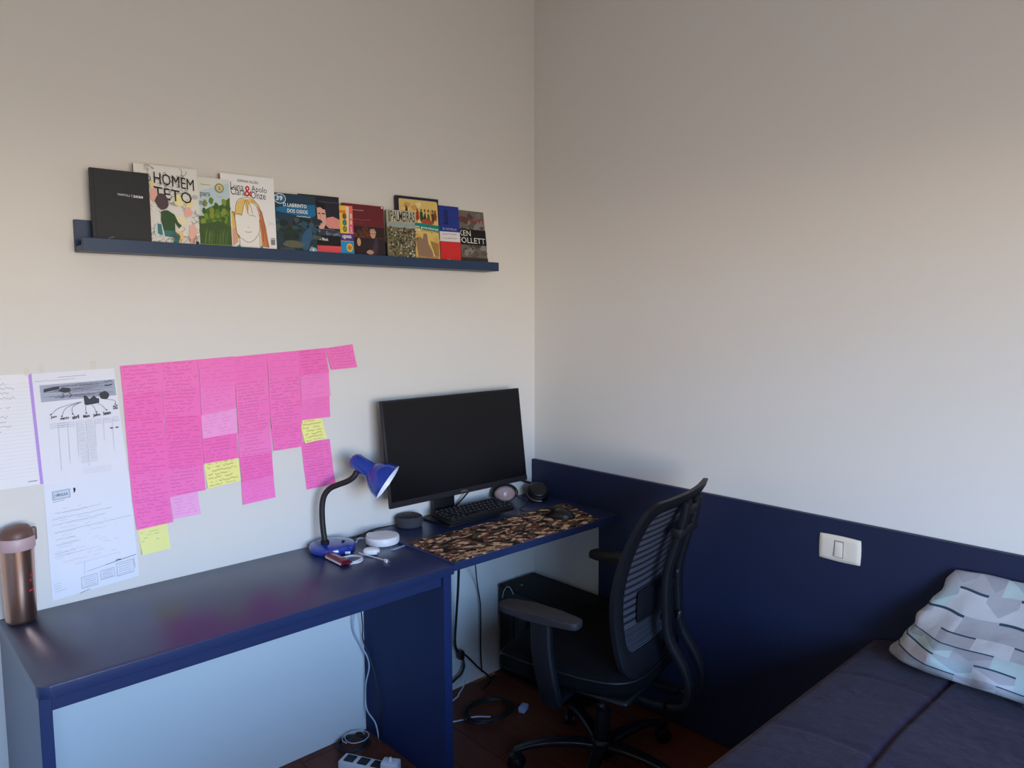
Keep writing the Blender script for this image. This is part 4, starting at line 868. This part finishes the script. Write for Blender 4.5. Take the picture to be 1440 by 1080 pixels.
# woven back: fine dark net with lighter bands across
zi0, zi1 = Z0+.066, Z1-.038; wi = HW-.042
k = NT('chair_net'); tcn = k.n('ShaderNodeTexCoord'); sx_ = k.n('ShaderNodeSeparateXYZ'); k.l(tcn.outputs['Object'], sx_.inputs[0])
hz = k.math('GREATER_THAN', k.math('FRACT', k.math('MULTIPLY', sx_.outputs[2], 210)), .55); hx = k.math('GREATER_THAN', k.math('FRACT', k.math('MULTIPLY', sx_.outputs[0], 260)), .45)
k.l(k.math('SUBTRACT', 1.0, k.math('MULTIPLY', hz, hx)), k.b.inputs['Alpha']); k.b.inputs['Base Color'].default_value = (*s2l((24, 24, 32)), 1); k.b.inputs['Roughness'].default_value = .7
M_net = k.m
def net(u, v): z = zi0+(zi1-zi0)*v; return bpt(taper(wi*(2*u-1), z), z, .0)
nt_ = obj('mesh_net', gridmesh(net, 16, 40), M_net, ch)
M_band = mat('woven_band', (58, 57, 66), .8, bump=.3, bscale=800)
nb = 17
for i in range(nb):
    zc = zi0+.085+(zi1-zi0-.095)*i/(nb-1); hh = .0068
    def band(u, v, zc=zc): z = zc+hh*(2*v-1); return bpt(taper((wi-.001)*(2*u-1), z), z, -.0022)
    obj('woven_band', gridmesh(band, 12, 1), M_band, nt_)
for i in range(12):
    zc = zi0+.004+i*.0066
    def band(u, v, zc=zc): z = zc+.0017*(2*v-1); return bpt(taper((wi-.001)*(2*u-1), z), z, -.0022)
    obj('woven_thread', gridmesh(band, 12, 1), M_band, nt_)
# lumbar pad and spine
b = gridmesh(lambda u, v: bpt(.115*(2*u-1), .60+.10*v, -.010-.010*(1-(2*u-1)**4)*(1-(2*v-1)**4)), 16, 8); obj('lumbar_pad', b, M_chair, ch)
for s in (-1, 1):
    sp_ = [bpt(s*.045, .985, -.022), bpt(s*.045, .93, -.045), bpt(s*.045, .85, -.058), bpt(s*.048, .75, -.062), bpt(s*.050, .65, -.072), bpt(s*.052, .55, -.078), Vector((s*.054, -.305, .46)), Vector((s*.056, -.322, .400)), Vector((s*.056, -.305, .350)), Vector((s*.056, -.23, .330)), Vector((s*.055, -.12, .335))]
    obj('spine_rail', sweep(catmull(sp_, 6), rrect(.036, .024, .007, 2), up=(0, -1, .15)), M_chair, ch)
for z, h_ in ((.955, .03), (.885, .035), (.70, .03), (.60, .022), (.50, .02)):
    p = bpt(0, z, -.050 if z < .93 else -.034); obj('spine_bridge', box(-.028, .028, p.y-.012, p.y+.010, z-h_/2, z+h_/2, .004), M_chair, ch)
p = bpt(0, .90, -.05); obj('height_block', box(-.075, .075, p.y-.012, p.y+.022, .872, .905, .006), M_black, ch)
p = bpt(.0, .58, -.085); obj('steel_clip', box(.012, .026, p.y-.005, p.y+.004, .585, .612, .001), M_chrome, ch)
p = bpt(.0, .74, -.075); obj('steel_clip', box(.0, .012, p.y-.003, p.y+.004, .735, .752, .001), M_chrome, ch)
# armrests
for s in (-1, 1):
    ar = obj('armrest_post', sweep(catmull([(s*.275, .035, .355), (s*.292, .040, .42), (s*.300, .055, .52), (s*.298, .060, .63)], 5), rrect(.030, .070, .010, 3), up=(0, 1, 0)), M_chair, ch)
    obj('arm_bracket', box(min(s*.19, s*.282), max(s*.19, s*.282), .005, .065, .350, .3715, .006), M_chair, ar)
    prof = [(-.036, -.105), (-.040, -.03), (-.042, .06), (-.040, .125), (-.030, .155), (0, .165), (.030, .155), (.040, .125), (.042, .06), (.034, -.03), (.022, -.10), (.012, -.122), (-.012, -.125), (-.028, -.120)]
    pr = [(x_*s*-1+s*.298, y_+.045) for x_, y_ in prof]
    obj('armrest_pad', prism(pr, 'z', .628, .652, .006), mat('arm_pad_rubber', (30, 29, 33), .65, bump=.15, bscale=700), ar)
# column and star base
obj('gas_lift', lathe([(0, .09), (.026, .09), (.026, .22), (.0145, .222), (.0145, .318), (0, .318)], 24), M_black, ch)
obj('lift_ring', lathe([(.0146, .232), (.0165, .232), (.0165, .24), (.0146, .24)], 20), M_chrome, ch)
hub = obj('base_hub', lathe([(0, .055), (.034, .055), (.042, .065), (.042, .105), (.034, .118), (0, .118)], 28), M_black, ch)
M_leg = mat('base_nylon', (26, 26, 32), .3, spec=.5)
for i in range(5):
    an = math.radians(136+72*i)-CA; dx_, dy_ = math.cos(an), math.sin(an)
    path = [Vector((dx_*r, dy_*r, z)) for r, z in ((.03, .092), (.10, .100), (.18, .098), (.25, .086), (.300, .068))]
    lg_ = obj('base_leg', sweep(catmull(path, 5), rrect(.046, .026, .009, 3), up=(0, 0, 1), scales=[1.05-.45*t/20 for t in range(21)]), M_leg, ch)
    ca = obj('caster', lathe([(0, .034), (.007, .034), (.007, .062), (0, .062)], 12, M=Matrix.Translation((dx_*.293, dy_*.293, 0))), M_black, ch)
    wa = an+1.1
    for s in (-1, 1):
        ax_ = Vector((math.cos(wa), math.sin(wa), 0)); obj('caster_wheel', lathe([(0, -.008), (.022, -.008), (.0265, -.005), (.0265, .005), (.022, .008), (0, .008)], 24, M=axisM(Vector((dx_*.293, dy_*.293, .0268))+ax_*(s*.014), ax_)), M_black, ca)
    obj('caster_hood', lathe([(0, .030), (.010, .030), (.022, .040), (.024, .050), (.012, .056), (0, .056)], 16, M=Matrix.Translation((dx_*.293, dy_*.293, 0))), M_black, ca)

# ------------------------------------------------------------------ bed
BX0, BX1, BY0, BY1 = -1.95, -.045, -2.42, -1.505
bd = thing('bed', 'single bed with a dark base under a navy quilt, head against the wall panel', 'bed', ((BX0+BX1)/2, (BY0+BY1)/2, 0)); O = bd.location.copy()
obj('bed_base', off(box(BX0+.03, BX1, BY0+.03, BY1-.03, .04, .34, .01), O), mat('bed_base_cloth', (26, 26, 36), .9), bd)
obj('mattress', off(box(BX0+.02, BX1, BY0+.02, BY1-.02, .342, .545, .04, 3), O), mat('mattress_cloth', (60, 60, 76), .9), bd)
for x in (BX0+.08, BX1-.08):
    for y in (BY0+.08, BY1-.08): obj('bed_foot', off(lathe([(0, .0005), (.022, .0005), (.028, .0395), (0, .0395)], 14, M=Matrix.Translation((x, y, 0))), O), M_blackm, bd)
rng = np.random.RandomState(4)
waves = [(rng.uniform(5, 26), rng.uniform(-12, 12), rng.uniform(0, 6.28), rng.uniform(.3, 1)) for _ in range(14)]
def quilt(u, v):
    # v: across the bed (y) from the far drape over the top to the near drape; u: along x
    x = BX0-.02+(BX1+.012-BX0+.02)*u
    Ltot = .24+(BY1-BY0)+.24; s = v*Ltot
    if s < .24: y, z, top = BY1+.012+.014*math.sin(s*9), .335+s*.98, 0
    elif s > Ltot-.24: y, z, top = BY0-.014, .335+(Ltot-s)*.98, 0
    else: y, z, top = BY1-(s-.24), .572, 1
    dA = min(abs(s-.24), .10) if s > .12 else .1
    if top:
        e = min(s-.24, Ltot-.24-s); z += .022*(1-math.exp(-e/.06)); 
        y += .012*math.exp(-e/.02) if s < Ltot/2 else -.012*math.exp(-e/.02)
    n_ = sum(a_*math.sin(kx*x+ky*y+ph) for kx, ky, ph, a_ in waves)/14
    z += .011*n_*top
    for q in (-1.735, -2.02, -2.3):
        z -= .010*math.exp(-((y-q-.004*math.sin(x*9))/.0065)**2)*top
        z += .007*math.exp(-((y-q)/.08)**2)*top
    for q in (-1.55, -1.12, -.69, -.33): z -= .0035*math.exp(-((x-q-.014*math.sin(y*11))/.010)**2)*top*(1 if y > -1.735 else .25)
    if x < BX0+.03: z -= .2*((BX0+.03-x)/.05)**2*.2
    return (x-O.x, y-O.y, z)
dv_ = gridmesh(quilt, 240, 300)
for v in dv_.verts: v.co += O
k = NT('quilt_cloth'); tcn = k.n('ShaderNodeTexCoord'); nz = k.noise(tcn.outputs['Object'], 7, 4); c = k.mix(nz, s2l((36, 23, 41)), s2l((51, 34, 56))); k.l(c, k.b.inputs['Base Color']); k.b.inputs['Roughness'].default_value = .9; k.b.inputs['Sheen Weight'].default_value = .1
nf = k.noise(tcn.outputs['Object'], 22, 5); bp = k.n('ShaderNodeBump'); bp.inputs['Strength'].default_value = .5; bp.inputs['Distance'].default_value = .015; k.l(nf, bp.inputs['Height']); k.l(bp.outputs[0], k.b.inputs['Normal'])
k.b.inputs['Specular IOR Level'].default_value = .2
o = obj('quilt', off(dv_, (O.x, O.y, .34)), k.m, sharp=180); o.location = (O.x, O.y, .34); tag(o, 'dark navy stitched quilt spread over the bed', 'quilt')
sol = o.modifiers.new('thickness', 'SOLIDIFY'); sol.thickness = .012; sol.offset = -1
# pillow leaning on the panel: loft of a wedge-like section along y
k = NT('pillow_print'); u, v = k.uv(); us = k.math('MULTIPLY', u, 7.0); vs = k.math('MULTIPLY', k.math('ADD', v, k.math('MULTIPLY', k.math('SINE', k.math('MULTIPLY', u, 21)), .004)), 15.0)
row = k.math('FLOOR', vs); fr = k.math('FRACT', vs); wn_ = k.n('ShaderNodeTexWhiteNoise', noise_dimensions='2D')
uo = k.math('ADD', us, k.math('MULTIPLY', row, .37)); cell = k.math('FLOOR', uo); fu_ = k.math('FRACT', uo); k.l(k.xyz(cell, row, 0.), wn_.inputs['Vector']); rv = wn_.outputs[0]
wn2 = k.n('ShaderNodeTexWhiteNoise', noise_dimensions='2D'); k.l(k.xyz(k.math('ADD', cell, 31.), row, 0.), wn2.inputs['Vector'])
c = k.mix(k.math('GREATER_THAN', rv, .42), s2l((172, 184, 178)), s2l((190, 184, 182))); c = k.mix(k.math('GREATER_THAN', rv, .74), c, s2l((164, 158, 158)))
tri = k.math('LESS_THAN', fr, k.math('SUBTRACT', .85, k.math('ABSOLUTE', k.math('SUBTRACT', fu_, k.math('ADD', .2, k.math('MULTIPLY', wn2.outputs[0], .6))))))
c = k.mix(k.math('MULTIPLY', k.math('MULTIPLY', tri, k.math('GREATER_THAN', wn2.outputs[0], .45)), .55), c, s2l((140, 136, 140)))
lin = k.math('MULTIPLY', k.math('LESS_THAN', fr, .11), k.math('GREATER_THAN', k.math('FRACT', k.math('MULTIPLY', rv, 7.3)), .38)); c = k.mix(lin, c, s2l((46, 70, 82)))
k.l(c, k.b.inputs['Base Color']); k.b.inputs['Roughness'].default_value = .85; k.b.inputs['Specular IOR Level'].default_value = .2
tcn = k.n('ShaderNodeTexCoord'); bp = k.n('ShaderNodeBump'); bp.inputs['Strength'].default_value = .5; bp.inputs['Distance'].default_value = .01; k.l(k.noise(tcn.outputs['Object'], 16, 3), bp.inputs['Height']); k.l(bp.outputs[0], k.b.inputs['Normal'])
PY0, PY1 = -1.575, -2.27
sec = catmull([(-.034, 0, .845), (-.085, 0, .800), (-.150, 0, .742), (-.205, 0, .712), (-.245, 0, .690), (-.268, 0, .655), (-.255, 0, .622), (-.21, 0, .608), (-.13, 0, .604), (-.06, 0, .608), (-.036, 0, .64), (-.030, 0, .72), (-.030, 0, .79)], 6, True)
NS = len(sec)
def pillow(u, v):
    i = v*NS; i0 = int(i) % NS; f = i-int(i); p = sec[i0]*(1-f)+sec[(i0+1) % NS]*f
    y = PY0+(PY1-PY0)*u; e = min(u, 1-u)*abs(PY1-PY0); kk = min(1, (e/.11))**.5 if e < .11 else 1
    cx_, cz = -.115, .665; s_ = kk
    # the end closes into a seam that runs from the low front corner up to the top corner
    px_, pz = p.x, p.z; t = max(0, min(1, (pz-.61)/.235)); sxm, szm = -.175+.135*t, .612+.228*t
    x = sxm+(px_-sxm)*(.06+.94*s_); z = szm+(pz-szm)*(.10+.90*s_)
    y -= (1-kk)*.0+t*.115*(1-min(1, u*2.2))
    fr_ = max(0, min(1, (.715-pz)/.06))*(px_ < -.12)*s_; fold = (math.sin(y*31+z*34)+.7*math.sin(y*57-z*22+1))*.0075*fr_+(math.sin(y*13+x*25)+.6*math.sin(y*29-x*18))*.0035*s_
    end = max(0, 1-e/.16); y += end*(.0035*math.sin(z*61+1)+.003*math.sin(z*133))*(u < .5)
    return (x-fold-end*.006*math.sin(y*60+z*50), y, max(.601, z+fold*.5))
b = gridmesh(pillow, 70, NS); bmesh.ops.remove_doubles(b, verts=b.verts, dist=1e-5)
pw_ = obj('pillow', off(b, (-.14, -1.92, .602)), k.m, sharp=180); pw_.location = (-.14, -1.92, .602); tag(pw_, 'white pillow with pale mint, grey and dark teal stripes leaning on the panel', 'pillow')
tg = obj('care_tag', box(-.0015, .0, -.018, .0, -.001, .028, .0005, 1), mat('tag_dark', (40, 38, 50), .6)); tg.parent = pw_; tp_ = hit(1437, 994, 2, .606); tg.location = tp_-pw_.location

# ------------------------------------------------------------------ cables and power strip under the desks
def wl_(x, y, o_=-.012):
    P = hit(x, y, 1, o_)
    if P.x > XR-.045 and x < 600: P = hit(x, y, 0, XR-.042)      # hangs in front of the side panel
    return P
GR = 'cables hanging under the desks'
cable('hanging_cable', [wl_(500.5, 850, -.05), wl_(497.5, 868, -.03), wl_(498, 888, -.02), wl_(508, 908, -.02), wl_(517, 925, -.03), wl_(519, 940, -.03), wl_(515, 958, -.02), wl_(514, 975, -.02), wl_(516, 998, -.03), wl_(528, 1017, -.06), wl_(533, 1040, -.09), wl_(534.5, 1052, -.115)], .0028, mat('pale_cable', (188, 192, 204), .5), 'pale cable curling down the wall under the writing desk', group=GR)
cable('hanging_cable', [wl_(507, 850, -.05), wl_(510, 880, -.03), wl_(510.5, 900, -.02), wl_(520, 925, -.04), wl_(528, 955, -.06), wl_(533, 985, -.07), wl_(535.5, 1005, -.07), wl_(534, 1035, -.08), wl_(530, 1058, -.10)], .0024, M_cable_b, 'thin black cable hanging beside the side panel of the writing desk', group=GR)
cable('hanging_cable', [wl_(645, 800, -.25), wl_(644, 830, -.12), wl_(641.5, 870, -.05), wl_(640, 905, -.04), wl_(646, 920, -.04), wl_(653, 930, -.04), wl_(650, 945, -.04), wl_(641, 955, -.04), wl_(630, 965, -.05)], .005, M_cable_b, 'thick black cable bundle dropping from the small desk', group=GR)
cable('hanging_cable', [wl_(668.5, 795, -.12), wl_(671, 820, -.03), wl_(675.5, 850, -.02), wl_(676, 880, -.02), wl_(676, 915, -.02), wl_(678, 945, -.03)], .0026, M_cable_b, 'single thin black cable dropping straight down behind the chair seat', group=GR)
cable('hanging_cable', [wl_(648, 916, -.05), wl_(660, 926, -.05), wl_(672, 938, -.05), wl_(690, 955, -.06), (-.40, -.10, .012), (-.30, -.06, .02)], .0036, M_cable_b, 'black cable slanting from the bundle towards the tower', group=GR)
cable('floor_cable', [wl_(653, 924, -.045), wl_(656, 945, -.06), wl_(653, 962, -.09), wl_(645, 976, -.11), wl_(637, 985, -.12), (-.86, -.16, .006)], .0026, mat('pale_cable', (188, 192, 204)), 'pale cable curving to the floor behind the side panel')
b = box(-.012, .012, -.010, .012, -.018, .018, .005); kn = wl_(648.5, 921, -.05); b.transform(Matrix.Translation(kn)); o = obj('cable_knot', off(b, kn), M_cable_b); o.location = kn; tag(o, 'black tie holding the cable bundle together under the small desk', 'cable tie')
def coil(name, cx_, cy_, r, turns, rr_, m, label, z=.006, ecc=.7):
    pts = []
    n_ = int(turns*14)
    for i in range(n_+1):
        t = i/14*2*math.pi; r2 = r*(1+.12*math.sin(t*1.37+i*.05)); pts.append((cx_+r2*math.cos(t)+.008*math.sin(t*.31), cy_+r2*ecc*math.sin(t), z+rr_+.004*abs(math.sin(t*.83))+.003*i/14))
    return cable(name, pts, rr_, m, label, 3, n=6)
cc_ = onz(686, 1003, .005); coil('coiled_cable', cc_.x, cc_.y, .10, 3.3, .0035, M_cable_b, 'loose loops of black cable lying on the floor under the small desk')
cc2 = onz(510, 1050, .005); coil('coiled_cable', -.995, -.075, .050, 4.2, .0028, M_cable_b, 'tangled black cable on the floor by the power strip', ecc=1.0)
coil('coiled_cable', -.985, -.070, .042, 1.6, .0016, mat('pale_cable', (188, 192, 204)), 'loop of pale cable lying over the black tangle by the power strip', z=.028, ecc=.9)
cable('floor_cable', [onz(637, 1015, .004), onz(652, 1012, .004), onz(668, 1008, .005), onz(690, 1008, .006)], .003, mat('pale_cable', (188, 192, 204)), 'pale cable along the floor beside the coiled black loops')
# power strip
p1 = onz(513, 1068, .02); ps = thing('power_strip', 'white power strip with dark sockets on the floor beside the side panel', 'power strip', (p1.x-.022, p1.y-.03, 0), (0, 0, math.radians(-62)))
obj('body', box(-.085, .085, -.027, .027, .0005, .036, .004), M_white, ps)
for q in (-.052, 0, .052):
    sk = obj('socket', box(q-.018, q+.018, -.018, .018, .0362, .0368, .002, 1), mat('socket_dark', (34, 34, 40), .6), ps)
    for s in (-1, 1): obj('pin_hole', lathe([(0, 0), (.0025, 0), (.0025, .0003), (0, .0003)], 10, M=Matrix.Translation((q, s*.009, .0369))), mat('pin_hole_black', (4, 4, 4), .9), sk)
pa_ = onz(543, 1074, .05); ad = thing('power_adapter', 'white block power adapter plugged in beside the power strip', 'adapter', (pa_.x+.010, pa_.y-.012, 0), (0, 0, math.radians(-55)))
obj('body', box(-.03, .03, -.02, .02, .0005, .062, .005), M_white, ad); obj('cord_collar', lathe([(0, .062), (.006, .062), (.004, .074), (0, .074)], 12), M_white, ad)
# small plugs on the floor under the chair
q1 = onz(736, 996, .01); a1 = thing('plug_adapter', 'small pale plug adapter on the floor under the chair', 'adapter', (q1.x, q1.y, 0), (0, 0, .4))
obj('body', box(-.022, .022, -.014, .014, .0005, .022, .004), mat('grey_white_plastic', (170, 176, 200), .5), a1); obj('pins', box(.0222, .038, -.006, .006, .009, .013, .001, 1), M_chrome, a1)
